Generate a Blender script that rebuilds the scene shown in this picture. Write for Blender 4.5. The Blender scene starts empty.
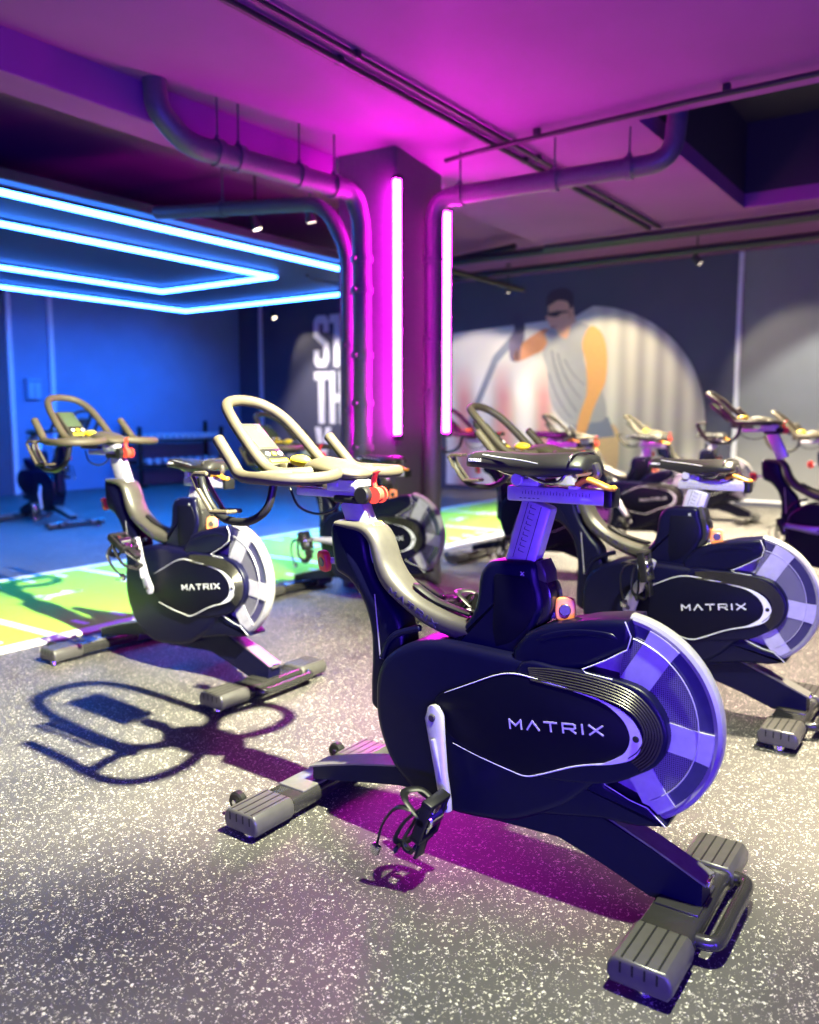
import bpy, bmesh, math, random
from mathutils import Vector, Matrix, Quaternion

C = bpy.context.scene.collection
S = bpy.context.scene
R = math.radians
random.seed(4)
YAW = R(55)            # room axes: local x runs down the room, local y runs across it
SA, CA = math.sin(R(35)), math.cos(R(35))
def rm(a, b, z=0.0):   # room coordinates -> world
    return Vector((SA*a - CA*b, CA*a + SA*b, z))

# ------------------------------------------------------------------ camera, world, lights
cam = bpy.data.cameras.new('camera'); co = bpy.data.objects.new('camera', cam); C.objects.link(co)
cam.sensor_fit = 'HORIZONTAL'; cam.sensor_width = 36.0
cam.lens = 36.0*832.6/819.0
co.location = (0, 0, 1.2)
co.rotation_euler = (R(90) - math.atan(94/832.6), 0, 0)
cam.clip_start = 0.05
cam.dof.use_dof = True; cam.dof.focus_distance = 2.25
cam.dof.aperture_fstop = cam.lens/15.0
S.camera = co
S.view_settings.view_transform = 'Standard'
S.view_settings.look = 'None'
S.view_settings.exposure = 0.0
S.view_settings.gamma = 1.0
S.view_settings.use_curve_mapping = False
S.cycles.use_denoising = True
S.cycles.max_bounces = 6
S.cycles.sample_clamp_indirect = 4.0
S.cycles.caustics_reflective = False; S.cycles.caustics_refractive = False
wd = bpy.data.worlds.new('world'); S.world = wd; wd.use_nodes = True
wd.node_tree.nodes['Background'].inputs[0].default_value = (0.10, 0.04, 0.5, 1)
wd.node_tree.nodes['Background'].inputs[1].default_value = 0.004

def light(name, kind, loc, energy, color, target=None, **kw):
    d = bpy.data.lights.new(name, kind); d.energy = energy; d.color = color
    for k, v in kw.items(): setattr(d, k, v)
    o = bpy.data.objects.new(name, d); C.objects.link(o); o.location = loc
    if target is not None:
        o.rotation_euler = (Vector(target) - Vector(loc)).to_track_quat('-Z', 'Y').to_euler()
    return o
WARM = (1.0, 0.88, 0.60)
# ceiling spotlight right over the nearest bike: throws the handlebar shadow
light('spot_key', 'SPOT', (0.75, 1.55, 2.84), 1050, (0.95, 1.0, 0.64), (-0.70, 3.0, 0), spot_size=R(99), spot_blend=0.62, shadow_soft_size=0.03)
light('spot_key_narrow', 'SPOT', (0.75, 1.55, 2.85), 5200, (1.0, 0.98, 0.66), (-1.55, 3.95, 0), spot_size=R(60), spot_blend=0.9, shadow_soft_size=0.03)  # second, narrower beam added at the same lamp to brighten the left floor
# more ceiling spots down the room
light('spot_right', 'SPOT', (2.25, 3.35, 2.95), 2600, WARM, (2.0, 3.35, 0), spot_size=R(68), spot_blend=0.6, shadow_soft_size=0.04)
light('spot_far', 'SPOT', rm(9.5, 2.9, 3.2), 4200, WARM, rm(9.3, 2.4, 0), spot_size=R(110), spot_blend=0.8, shadow_soft_size=0.05)
light('spot_mid', 'SPOT', rm(7.2, 2.2, 2.95), 2200, WARM, rm(7.4, 2.0, 0), spot_size=R(95), spot_blend=0.8, shadow_soft_size=0.05)
light('spot_turf', 'SPOT', rm(6.4, 5.2, 2.75), 420, (0.9, 1.0, 0.85), rm(6.4, 4.9, 0), spot_size=R(95), spot_blend=0.9, shadow_soft_size=0.06)
# unseen violet fill added behind the camera, set low for the bike sides
VIOLET = (0.10, 0.03, 1.0)
light('violet_fill', 'AREA', (0.1, -1.6, 0.6), 290, VIOLET, (0.3, 2.4, 0.85), shape='RECTANGLE', size=3.0, size_y=0.3)
light('violet_fill_side', 'AREA', (2.2, -0.9, 0.8), 70, VIOLET, (0.8, 2.3, 0.6), shape='RECTANGLE', size=0.25, size_y=1.6)

# ------------------------------------------------------------------ materials
def mat(name, col, rough=0.5, metal=0.0, spec=0.5, emit=None, es=0.0, coat=0.0, bump=None, noise=None, alpha=None):
    m = bpy.data.materials.new(name); m.use_nodes = True
    nt = m.node_tree; b = nt.nodes['Principled BSDF']
    b.inputs['Base Color'].default_value = (*col, 1); b.inputs['Roughness'].default_value = rough
    b.inputs['Metallic'].default_value = metal; b.inputs['Specular IOR Level'].default_value = spec
    if coat: b.inputs['Coat Weight'].default_value = coat; b.inputs['Coat Roughness'].default_value = 0.15
    if emit: b.inputs['Emission Color'].default_value = (*emit, 1); b.inputs['Emission Strength'].default_value = es
    tc = nt.nodes.new('ShaderNodeTexCoord')
    n = nt.nodes.new('ShaderNodeTexNoise'); n.inputs['Scale'].default_value = noise[0] if noise else 40.0
    n.inputs['Detail'].default_value = 4
    nt.links.new(tc.outputs['Object'], n.inputs['Vector'])
    a = noise[1] if noise else 0.08
    mx = nt.nodes.new('ShaderNodeMix'); mx.data_type = 'RGBA'; mx.blend_type = 'MULTIPLY'
    mx.inputs['Factor'].default_value = 1.0; mx.inputs['A'].default_value = (*col, 1)
    mr = nt.nodes.new('ShaderNodeMapRange'); mr.inputs['From Min'].default_value = 0.3; mr.inputs['From Max'].default_value = 0.7
    mr.inputs['To Min'].default_value = 1-a; mr.inputs['To Max'].default_value = 1+a
    nt.links.new(n.outputs['Fac'], mr.inputs['Value']); nt.links.new(mr.outputs['Result'], mx.inputs['B'])
    nt.links.new(mx.outputs['Result'], b.inputs['Base Color'])
    if bump:
        n2 = nt.nodes.new('ShaderNodeTexNoise'); n2.inputs['Scale'].default_value = bump[0]
        nt.links.new(tc.outputs['Object'], n2.inputs['Vector'])
        bp = nt.nodes.new('ShaderNodeBump'); bp.inputs['Strength'].default_value = bump[1]; bp.inputs['Distance'].default_value = 0.002
        nt.links.new(n2.outputs['Fac'], bp.inputs['Height']); nt.links.new(bp.outputs['Normal'], b.inputs['Normal'])
    if alpha is not None: b.inputs['Alpha'].default_value = alpha
    return m
M = {}
M['body'] = mat('body_black', (0.0022, 0.0022, 0.018), 0.36, spec=0.22)
M['panel'] = mat('panel_black', (0.0018, 0.0018, 0.009), 0.45, spec=0.14)
M['frame'] = mat('frame_graphite', (0.062, 0.057, 0.050), 0.36, metal=0.3, spec=0.6)
M['rib'] = mat('ridged_trim', (0.085, 0.08, 0.075), 0.34, metal=0.8)
M['line'] = mat('silver_line', (0.75, 0.75, 0.78), 0.35, metal=0.2)
M['alu'] = mat('brushed_aluminium', (0.52, 0.50, 0.56), 0.42, metal=0.45, bump=(300, 0.15))
M['chrome'] = mat('chrome', (0.8, 0.8, 0.82), 0.15, metal=1.0)
M['dark'] = mat('black_plastic', (0.008, 0.008, 0.009), 0.42, spec=0.35)
M['foot'] = mat('foot_grey', (0.055, 0.052, 0.050), 0.32, spec=0.6)
M['footbar'] = mat('foot_bar_gloss', (0.035, 0.034, 0.033), 0.22, metal=0.4, coat=0.4)
M['plate'] = mat('beam_plate_gloss', (0.24, 0.23, 0.22), 0.30, metal=0.6)
M['grip'] = mat('grip_rubber', (0.050, 0.040, 0.025), 0.62, bump=(500, 0.2))
M['saddle'] = mat('saddle_vinyl', (0.016, 0.015, 0.015), 0.42, spec=0.4)
M['white'] = mat('white_mark', (0.85, 0.85, 0.85), 0.5)
M['ink'] = mat('dark_ink', (0.03, 0.02, 0.08), 0.5)
M['red'] = mat('red_plastic', (0.75, 0.05, 0.03), 0.4)
M['orange'] = mat('orange_plastic', (0.95, 0.27, 0.10), 0.4)
M['yellow'] = mat('yellow_plastic', (0.90, 0.66, 0.04), 0.4)
M['amber'] = mat('amber_plastic', (0.95, 0.42, 0.03), 0.4)
M['screen'] = mat('screen_lcd', (0.055, 0.08, 0.048), 0.25)
M['rim'] = mat('rim_guard', (0.24, 0.23, 0.24), 0.32, spec=0.6)
M['tint'] = mat('tinted_guard', (0.035, 0.03, 0.09), 0.18, spec=0.7, coat=0.5)
# perforated guard
def perf():
    m = mat('perforated_guard', (0.30, 0.29, 0.36), 0.4, metal=0.3); nt = m.node_tree; b = nt.nodes['Principled BSDF']
    tc = nt.nodes.new('ShaderNodeTexCoord'); v = nt.nodes.new('ShaderNodeTexVoronoi')
    v.inputs['Scale'].default_value = 210; v.inputs['Randomness'].default_value = 0.0
    mp = nt.nodes.new('ShaderNodeMapping'); mp.inputs['Scale'].default_value = (1, 0, 1)
    nt.links.new(tc.outputs['Object'], mp.inputs['Vector']); nt.links.new(mp.outputs['Vector'], v.inputs['Vector'])
    r = nt.nodes.new('ShaderNodeValToRGB'); r.color_ramp.elements[0].position = 0.30; r.color_ramp.elements[0].color = (0.01, 0.01, 0.02, 1)
    r.color_ramp.elements[1].position = 0.38; r.color_ramp.elements[1].color = (0.22, 0.21, 0.26, 1)
    nt.links.new(v.outputs['Distance'], r.inputs['Fac']); nt.links.new(r.outputs['Color'], b.inputs['Base Color'])
    return m
M['perf'] = perf()
M['ceil'] = mat('glow_tinted_ceiling', (0.22, 0.058, 0.23), 0.8, bump=(60, 0.3), noise=(1.2, 0.10))  # plum tint puts the magenta tube glow into the ceiling colour
M['pipe'] = mat('painted_pipe', (0.09, 0.08, 0.10), 0.42)
M['conduit'] = mat('dark_conduit', (0.014, 0.013, 0.02), 0.55)
M['wall_dark'] = mat('navy_wall', (0.075, 0.075, 0.115), 0.75, noise=(2, .06))
M['wall_blue'] = mat('blue_wall', (0.16, 0.26, 0.42), 0.75, noise=(2, .06))
M['column'] = mat('column_paint', (0.085, 0.08, 0.10), 0.6)
M['trimw'] = mat('pale_trim', (0.75, 0.74, 0.78), 0.5)
M['neon'] = mat('magenta_tube', (0.8, 0.3, 0.8), 0.5, emit=(1.0, 0.008, 0.80), es=200)
M['led'] = mat('ice_blue_led', (0.7, 0.8, 1.0), 0.5, emit=(0.032, 0.19, 1.0), es=42)
M['lampface'] = mat('lamp_face', (1, 1, 1), 0.5, emit=(1.0, 0.85, 0.6), es=9)
M['bolt'] = mat('screw_dark', (0.05, 0.05, 0.06), 0.3, metal=0.8)

def floor_mat():
    m = bpy.data.materials.new('speckled_rubber'); m.use_nodes = True; nt = m.node_tree; b = nt.nodes['Principled BSDF']
    L = nt.links.new; N = nt.nodes.new
    tc = N('ShaderNodeTexCoord')
    dn = N('ShaderNodeTexNoise'); dn.inputs['Scale'].default_value = 150; L(tc.outputs['Object'], dn.inputs['Vector'])
    ad = N('ShaderNodeMix'); ad.data_type = 'RGBA'; ad.blend_type = 'LINEAR_LIGHT'; ad.inputs['Factor'].default_value = 0.010
    L(tc.outputs['Object'], ad.inputs['A']); L(dn.outputs['Color'], ad.inputs['B'])
    facs = []
    for sc, thr, keep in ((95, 0.30, 0.30), (170, 0.30, 0.30)):
        v = N('ShaderNodeTexVoronoi'); v.inputs['Scale'].default_value = sc
        L(ad.outputs['Result'], v.inputs['Vector'])
        a = N('ShaderNodeMath'); a.operation = 'LESS_THAN'; a.inputs[1].default_value = thr; L(v.outputs['Distance'], a.inputs[0])
        s = N('ShaderNodeSeparateColor'); L(v.outputs['Color'], s.inputs['Color'])
        k = N('ShaderNodeMath'); k.operation = 'LESS_THAN'; k.inputs[1].default_value = keep; L(s.outputs['Red'], k.inputs[0])
        q = N('ShaderNodeMath'); q.operation = 'MULTIPLY'; L(a.outputs[0], q.inputs[0]); L(k.outputs[0], q.inputs[1]); facs.append(q)
    mxm = N('ShaderNodeMath'); mxm.operation = 'MAXIMUM'; L(facs[0].outputs[0], mxm.inputs[0]); L(facs[1].outputs[0], mxm.inputs[1])
    n = N('ShaderNodeTexNoise'); n.inputs['Scale'].default_value = 2.2; n.inputs['Detail'].default_value = 5; L(tc.outputs['Object'], n.inputs['Vector'])
    r = N('ShaderNodeValToRGB'); r.color_ramp.elements[0].color = (0.034, 0.032, 0.034, 1); r.color_ramp.elements[1].color = (0.068, 0.062, 0.062, 1)
    r.color_ramp.elements[0].position = 0.3; r.color_ramp.elements[1].position = 0.7
    L(n.outputs['Fac'], r.inputs['Fac'])
    mx = N('ShaderNodeMix'); mx.data_type = 'RGBA'; L(mxm.outputs[0], mx.inputs['Factor']); L(r.outputs['Color'], mx.inputs['A'])
    mx.inputs['B'].default_value = (0.60, 0.56, 0.50, 1)
    L(mx.outputs['Result'], b.inputs['Base Color']); b.inputs['Roughness'].default_value = 0.55
    n3 = N('ShaderNodeTexNoise'); n3.inputs['Scale'].default_value = 260; L(tc.outputs['Object'], n3.inputs['Vector'])
    bp = N('ShaderNodeBump'); bp.inputs['Strength'].default_value = 0.35; bp.inputs['Distance'].default_value = 0.002
    L(n3.outputs['Fac'], bp.inputs['Height']); L(bp.outputs['Normal'], b.inputs['Normal'])
    return m
M['floor'] = floor_mat()
M['turf'] = mat('artificial_grass', (0.30, 0.68, 0.05), 0.9, bump=(400, 0.8), noise=(120, 0.35))
M['turf_white'] = mat('turf_white', (0.72, 0.74, 0.76), 0.9, bump=(400, 0.6), noise=(120, 0.1))

# ------------------------------------------------------------------ mesh helpers
def link(name, bm, m, parent=None, smooth=35, origin=None, norm=True):
    if norm: bmesh.ops.recalc_face_normals(bm, faces=bm.faces)
    me = bpy.data.meshes.new(name)
    if origin is not None: bmesh.ops.translate(bm, verts=bm.verts, vec=-Vector(origin))
    bm.to_mesh(me); bm.free()
    if smooth is not None:
        me.shade_smooth(); me.set_sharp_from_angle(angle=R(smooth))
    for x in (m if isinstance(m, (list, tuple)) else [m]): me.materials.append(x)
    o = bpy.data.objects.new(name, me); C.objects.link(o)
    if origin is not None: o.location = origin
    if parent: o.parent = parent
    return o
def tag(o, label, cat, group=None):
    o['label'] = label; o['category'] = cat
    if group: o['group'] = group
    return o
def empty(name, loc=(0, 0, 0), rz=0):
    o = bpy.data.objects.new(name, None); o.empty_display_size = 0.1; C.objects.link(o); o.location = loc; o.rotation_euler = (0, 0, rz); return o
def struct(o): o['kind'] = 'structure'; return o
def box(bm, x0, x1, y0, y1, z0, z1, bev=0.0, seg=2, mi=0, rot=None, piv=None):
    r = bmesh.ops.create_cube(bm, size=1.0); vs = r['verts']
    for v in vs: v.co = Vector(((x0+x1)/2 + v.co.x*(x1-x0), (y0+y1)/2 + v.co.y*(y1-y0), (z0+z1)/2 + v.co.z*(z1-z0)))
    fs = list({f for v in vs for f in v.link_faces})
    for f in fs: f.material_index = mi
    if bev > 0:
        es = list({e for v in vs for e in v.link_edges})
        q = bmesh.ops.bevel(bm, geom=es, offset=bev, segments=seg, profile=0.5, affect='EDGES')
        vs = list({v for f in q['faces'] for v in f.verts} | {v for v in vs if v.is_valid})
    if rot is not None:
        p = Vector(piv or ((x0+x1)/2, (y0+y1)/2, (z0+z1)/2))
        for v in vs: v.co = rot @ (v.co - p) + p
    return vs
def catmull(pts, n=6, closed=False):
    P = [Vector(p) for p in pts]; out = []; k = len(P)
    rng = range(k if closed else k-1)
    for i in rng:
        if closed: a, b, c, d = P[(i-1) % k], P[i], P[(i+1) % k], P[(i+2) % k]
        else: a, b, c, d = P[max(i-1, 0)], P[i], P[i+1], P[min(i+2, k-1)]
        for j in range(n):
            t = j/n
            out.append(0.5*((2*b) + (c-a)*t + (2*a-5*b+4*c-d)*t*t + (3*b-a-3*c+d)*t**3))
    if not closed: out.append(P[-1].copy())
    return out
def tube(bm, pts, r, seg=10, closed=False, caps=True, flat=1.0, up=None, mi=0):
    P = [Vector(p) for p in pts]; n = len(P)
    rad = r if isinstance(r, (list, tuple)) else [r]*n
    T = []
    for i in range(n):
        a = P[(i-1) % n] if (closed or i > 0) else P[i]; b = P[(i+1) % n] if (closed or i < n-1) else P[i]
        d = (b-a); T.append(d.normalized() if d.length > 1e-9 else Vector((0, 0, 1)))
    u = Vector(up) if up else (Vector((0, 0, 1)) if abs(T[0].z) < 0.9 else Vector((1, 0, 0)))
    u = (u - T[0]*u.dot(T[0])).normalized(); rings = []
    for i in range(n):
        if i > 0:
            q = T[i-1].rotation_difference(T[i]); u = q @ u
        u = (u - T[i]*u.dot(T[i])).normalized()
        if up:
            w = Vector(up) - T[i]*Vector(up).dot(T[i])
            if w.length > 0.05: u = w.normalized()
        w = T[i].cross(u)
        rings.append([bm.verts.new(P[i] + (u*math.cos(2*math.pi*k/seg)*flat + w*math.sin(2*math.pi*k/seg))*rad[i]) for k in range(seg)])
    m = n if closed else n-1
    for i in range(m):
        A_, B_ = rings[i], rings[(i+1) % n]
        for k in range(seg):
            f = bm.faces.new((A_[k], A_[(k+1) % seg], B_[(k+1) % seg], B_[k])); f.material_index = mi
    if caps and not closed:
        for rg, c, sgn, ti in ((rings[0], P[0], -1, 0), (rings[-1], P[-1], 1, n-1)):
            rr = rad[ti]; inner = [bm.verts.new(c + (v.co-c)*0.6 + T[ti]*sgn*rr*0.35) for v in rg]
            for k in range(seg):
                f = bm.faces.new((rg[k], rg[(k+1) % seg], inner[(k+1) % seg], inner[k])); f.material_index = mi
            f = bm.faces.new(inner); f.material_index = mi
def cyl(bm, p0, p1, r0, r1=None, seg=20, mi=0, bev=0.0):
    p0, p1 = Vector(p0), Vector(p1); r1 = r0 if r1 is None else r1
    d = (p1-p0); L_ = d.length; t = d/L_
    st = [(0, r0-bev), (bev, r0), (L_-bev, r1), (L_, r1-bev)] if bev else [(0, r0), (L_, r1)]
    u = Vector((0, 0, 1)) if abs(t.z) < 0.9 else Vector((1, 0, 0)); u = (u - t*u.dot(t)).normalized(); w = t.cross(u); rings = []
    for s, r in st: rings.append([bm.verts.new(p0 + t*s + (u*math.cos(2*math.pi*k/seg) + w*math.sin(2*math.pi*k/seg))*r) for k in range(seg)])
    for a, b in zip(rings, rings[1:]):
        for k in range(seg): bm.faces.new((a[k], a[(k+1) % seg], b[(k+1) % seg], b[k])).material_index = mi
    bm.faces.new(rings[0]).material_index = mi; bm.faces.new(rings[-1]).material_index = mi
def inset(P, d):
    n = len(P); out = []
    area = sum(P[i][0]*P[(i+1) % n][1] - P[(i+1) % n][0]*P[i][1] for i in range(n)); s = 1 if area > 0 else -1
    for i in range(n):
        a, b, c = Vector(P[i-1]).to_2d(), Vector(P[i]).to_2d(), Vector(P[(i+1) % n]).to_2d()
        e1 = (b-a); e2 = (c-b)
        if e1.length < 1e-7 or e2.length < 1e-7: out.append((b.x, b.y)); continue
        e1.normalize(); e2.normalize()
        n1 = Vector((-e1.y, e1.x))*s; n2 = Vector((-e2.y, e2.x))*s; m = (n1+n2)
        if m.length < 1e-4: out.append((b.x, b.y)); continue
        m.normalize(); k = min(1.6, 1/max(0.3, m.dot(n1)))
        out.append((b.x + m.x*d*k, b.y + m.y*d*k))
    return out
def resample(P, n=5, closed=True):
    return [(v.x, v.y) for v in catmull([(p[0], p[1], 0) for p in P], n, closed)]
def prism(bm, P, v0, v1, bev=0.0, steps=3, mi=0):
    """outline P in the (x,z) plane, swept from y=v0 to y=v1 with rounded rims"""
    rings = []
    if bev > 0:
        prof = [(bev*(1-math.sin(t*math.pi/2/steps)), bev*(1-math.cos(t*math.pi/2/steps))) for t in range(steps+1)]
        # (inset, depth): start at full inset 0 depth
        for ins, dep in [(bev*(1-math.sin(k*math.pi/2/steps)), bev*(1-math.cos(k*math.pi/2/steps))) for k in range(steps+1)]: rings.append((v0+dep, ins))
        for ins, dep in [(bev*(1-math.sin(k*math.pi/2/steps)), bev*(1-math.cos(k*math.pi/2/steps))) for k in range(steps, -1, -1)]: rings.append((v1-dep, ins))
    else: rings = [(v0, 0), (v1, 0)]
    V = []
    for y, ins in rings:
        Q = inset(P, ins) if ins > 1e-6 else P
        V.append([bm.verts.new((q[0], y, q[1])) for q in Q])
    n = len(P)
    for a, b in zip(V, V[1:]):
        for k in range(n): bm.faces.new((a[k], a[(k+1) % n], b[(k+1) % n], b[k])).material_index = mi
    bm.faces.new(V[0]).material_index = mi; bm.faces.new(V[-1]).material_index = mi
def plate(bm, P, z0, z1, mi=0):   # outline in (x,y), swept in z
    a = [bm.verts.new((p[0], p[1], z0)) for p in P]; b = [bm.verts.new((p[0], p[1], z1)) for p in P]; n = len(P)
    for k in range(n): bm.faces.new((a[k], a[(k+1) % n], b[(k+1) % n], b[k])).material_index = mi
    bm.faces.new(a).material_index = mi; bm.faces.new(b).material_index = mi
def loft(bm, rings, cap=True, mi=0):
    V = [[bm.verts.new(p) for p in r] for r in rings]; n = len(V[0])
    for a, b in zip(V, V[1:]):
        for k in range(n): bm.faces.new((a[k], a[(k+1) % n], b[(k+1) % n], b[k])).material_index = mi
    if cap: bm.faces.new(V[0]).material_index = mi; bm.faces.new(V[-1]).material_index = mi
LET = {'M': [[(0, 0), (0, 1), (.5, .35), (1, 1), (1, 0)]], 'A': [[(0, 0), (.5, 1), (1, 0)]], 'T': [[(0, 1), (1, 1)], [(.5, 1), (.5, 0)]],
       'R': [[(0, 0), (0, 1), (.85, 1), (1, .88), (1, .58), (.85, .45), (.15, .45)], [(.55, .45), (1, 0)]], 'I': [[(.5, 0), (.5, 1)]],
       'X': [[(0, 0), (1, 1)], [(0, 1), (1, 0)]], 'C': [[(1, 1), (0, 1), (0, 0), (1, 0)]], 'O': [[(0, 0), (0, 1), (1, 1), (1, 0), (0, 0)]],
       'N': [[(0, 0), (0, 1), (1, 0), (1, 1)]], 'L': [[(0, 1), (0, 0), (1, 0)]], 'H': [[(0, 0), (0, 1)], [(1, 0), (1, 1)], [(0, .5), (1, .5)]],
       '0': [[(0, 0), (0, 1), (1, 1), (1, 0), (0, 0)]], '1': [[(.2, .75), (.5, 1), (.5, 0)], [(.2, 0), (.8, 0)]]}
def stroke_text(bm, txt, org, dx, dz, h, w, gap, th, out, dep=0.001, mi=0):
    """letters made of flat bars; dx, dz unit vectors of the text plane, out = its outward normal"""
    org, dx, dz, out = Vector(org), Vector(dx), Vector(dz), Vector(out); x = 0.0
    for ch in txt:
        ww = th if ch == 'I' else w
        for line in LET.get(ch, []):
            pts = [(x + (p[0]*ww if ch != 'I' else ww/2), p[1]*h) for p in line]
            for a, b in zip(pts, pts[1:]):
                a, b = Vector(a), Vector(b); d = (b-a).normalized(); nn = Vector((-d.y, d.x))*th/2; e = d*th/2
                q = [a-e-nn, b+e-nn, b+e+nn, a-e+nn]
                lo = [bm.verts.new(org + dx*p.x + dz*p.y) for p in q]; hi = [bm.verts.new(org + dx*p.x + dz*p.y + out*dep) for p in q]
                for k in range(4): bm.faces.new((lo[k], lo[(k+1) % 4], hi[(k+1) % 4], hi[k])).material_index = mi
                bm.faces.new(hi).material_index = mi; bm.faces.new(lo).material_index = mi
        x += ww + gap
def new(): return bmesh.new()

# ------------------------------------------------------------------ the room (meshes in room coordinates)
def room(name, bm, m, parent=None, smooth=35):
    o = link(name, bm, m, parent, smooth)
    if parent is None: o.rotation_euler = (0, 0, YAW)
    return o
# room local (a,b,z): world = rotation by 55 deg about z
b = new(); box(b, -3.2, 12.2, -4.2, 12.8, -0.1, 0.0); struct(room('floor', b, M['floor'], smooth=None))
b = new(); box(b, 12.0, 12.15, -4.2, 12.75, 0, 3.5); struct(room('wall_back', b, M['wall_dark'], smooth=None))
b = new(); box(b, -3.2, 12.0, 12.6, 12.75, 0, 3.5); struct(room('wall_left', b, M['wall_blue'], smooth=None))
b = new(); box(b, -3.2, 7.10, 12.54, 12.6, 0, 3.4, 0.01); struct(room('trim_1', b, M['wall_dark'], smooth=None))
b = new(); box(b, -3.2, 12.15, -4.35, -4.2, 0, 3.5); struct(room('wall_right', b, M['wall_dark'], smooth=None))
b = new(); box(b, -3.35, -3.2, -4.35, 12.75, 0, 3.5); struct(room('wall_front', b, M['wall_dark'], smooth=None))
# lower ceiling slab with a square opening, then the higher slab beyond
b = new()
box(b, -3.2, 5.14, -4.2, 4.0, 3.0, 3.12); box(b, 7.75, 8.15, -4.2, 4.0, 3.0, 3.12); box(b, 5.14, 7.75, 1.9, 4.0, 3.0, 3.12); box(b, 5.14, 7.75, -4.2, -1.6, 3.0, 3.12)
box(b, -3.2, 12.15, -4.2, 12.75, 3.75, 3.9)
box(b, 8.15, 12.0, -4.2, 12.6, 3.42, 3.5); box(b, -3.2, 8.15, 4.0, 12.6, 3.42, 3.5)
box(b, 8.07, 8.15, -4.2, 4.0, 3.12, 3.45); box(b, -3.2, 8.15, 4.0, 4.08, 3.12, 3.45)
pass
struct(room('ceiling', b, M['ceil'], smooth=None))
b = new(); box(b, 5.06, 5.14, -1.6, 1.9, 3.12, 3.75); box(b, 7.75, 7.83, -1.6, 1.9, 3.12, 3.75); box(b, 5.14, 7.75, 1.9, 1.98, 3.12, 3.75); box(b, 5.14, 7.75, -1.68, -1.6, 3.12, 3.75); box(b, 5.14, 7.75, -1.6, 1.9, 3.70, 3.74); struct(room('ceiling_recess', b, mat('recess_black', (.02, .02, .03), .8), smooth=None))
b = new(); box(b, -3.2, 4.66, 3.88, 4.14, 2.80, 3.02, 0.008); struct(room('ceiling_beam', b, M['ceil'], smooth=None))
b = new(); box(b, -3.2, 8.65, 5.72, 10.22, 2.84, 2.92, 0.005); struct(room('ceiling_raft', b, mat('raft_panel', (.04, .04, .06), .6), smooth=None))
# structural column
b = new(); plate(b, [(4.67, 3.38), (5.45, 3.52), (5.40, 4.00), (4.64, 3.86)], 0, 3.02)
bmesh.ops.bevel(b, geom=[e for e in b.edges if abs(e.verts[0].co.z-e.verts[1].co.z) > 1], offset=0.012, segments=2, affect='EDGES')
struct(room('column', b, M['column'], smooth=30))
# trims: pale vertical strips and the skirting
b = new(); box(b, 11.955, 12.0, 2.90, 2.965, 0.0, 3.42, 0.006); struct(room('trim_2', b, M['trimw']))
b = new(); box(b, 11.955, 12.0, 11.93, 12.0, 0.0, 3.42, 0.006); struct(room('trim_3', b, M['trimw']))
b = new(); box(b, 11.965, 12.0, -4.2, 2.90, 0.055, 0.085, 0.004); box(b, 11.975, 12.0, -4.2, 2.90, 0.0, 0.055, mi=1); struct(room('baseboard_back', b, [M['trimw'], M['wall_dark']]))
b = new()
box(b, 7.13, 7.21, 12.555, 12.6, 0.0, 3.42, 0.004); box(b, 7.83, 7.91, 12.555, 12.6, 0.0, 3.42, 0.004); box(b, 7.21, 7.84, 12.56, 12.6, 0.03, 0.08, 0.004)
struct(room('trim_4', b, M['trimw']))
# right-hand back wall is painted a lighter grey
b = new(); box(b, 11.985, 12.0, -4.2, 2.90, 0.085, 3.42); struct(room('trim_5', b, mat('grey_wall_panel', (.20, .20, .21), .75, noise=(2, .05)), smooth=None))

# ------------------------------------------------------------------ turf strip
b = new()
NB, FB = 4.10, 5.95
box(b, -3.0, 11.2, NB, FB, 0.001, 0.008, mi=0)
box(b, -3.0, 11.2, NB-0.02, NB+0.09, 0.002, 0.0095, mi=1); box(b, -3.0, 11.2, FB-0.06, FB+0.02, 0.002, 0.0095, mi=1)
a = -1.35
while a < 11.0:
    box(b, a-0.03, a+0.03, NB+0.09, FB-0.06, 0.0085, 0.0098, mi=1)
    for k in range(1, 5):
        aa = a + 0.26*k
        if aa < 11: box(b, aa-0.02, aa+0.02, NB+0.16, NB+0.30, 0.0085, 0.0098, mi=1); box(b, aa-0.02, aa+0.02, FB-0.27, FB-0.13, 0.0085, 0.0098, mi=1)
    a += 1.3
for a0 in (3.05, 5.65, 8.25):
    stroke_text(b, '1', (a0+.02, 5.22, 0.0085), (-CA*0+0.0, -1, 0), (1, 0, 0), 0.26, 0.16, 0.08, 0.05, (0, 0, 1), 0.0012, 1)
    stroke_text(b, '0', (a0+.70, 5.25, 0.0085), (0, -1, 0), (1, 0, 0), 0.26, 0.16, 0.08, 0.05, (0, 0, 1), 0.0012, 1)
t = room('turf_strip', b, [M['turf'], M['turf_white']], smooth=None)
tag(t, 'green artificial turf strip with white yard lines crossing the gym floor', 'turf')

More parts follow.
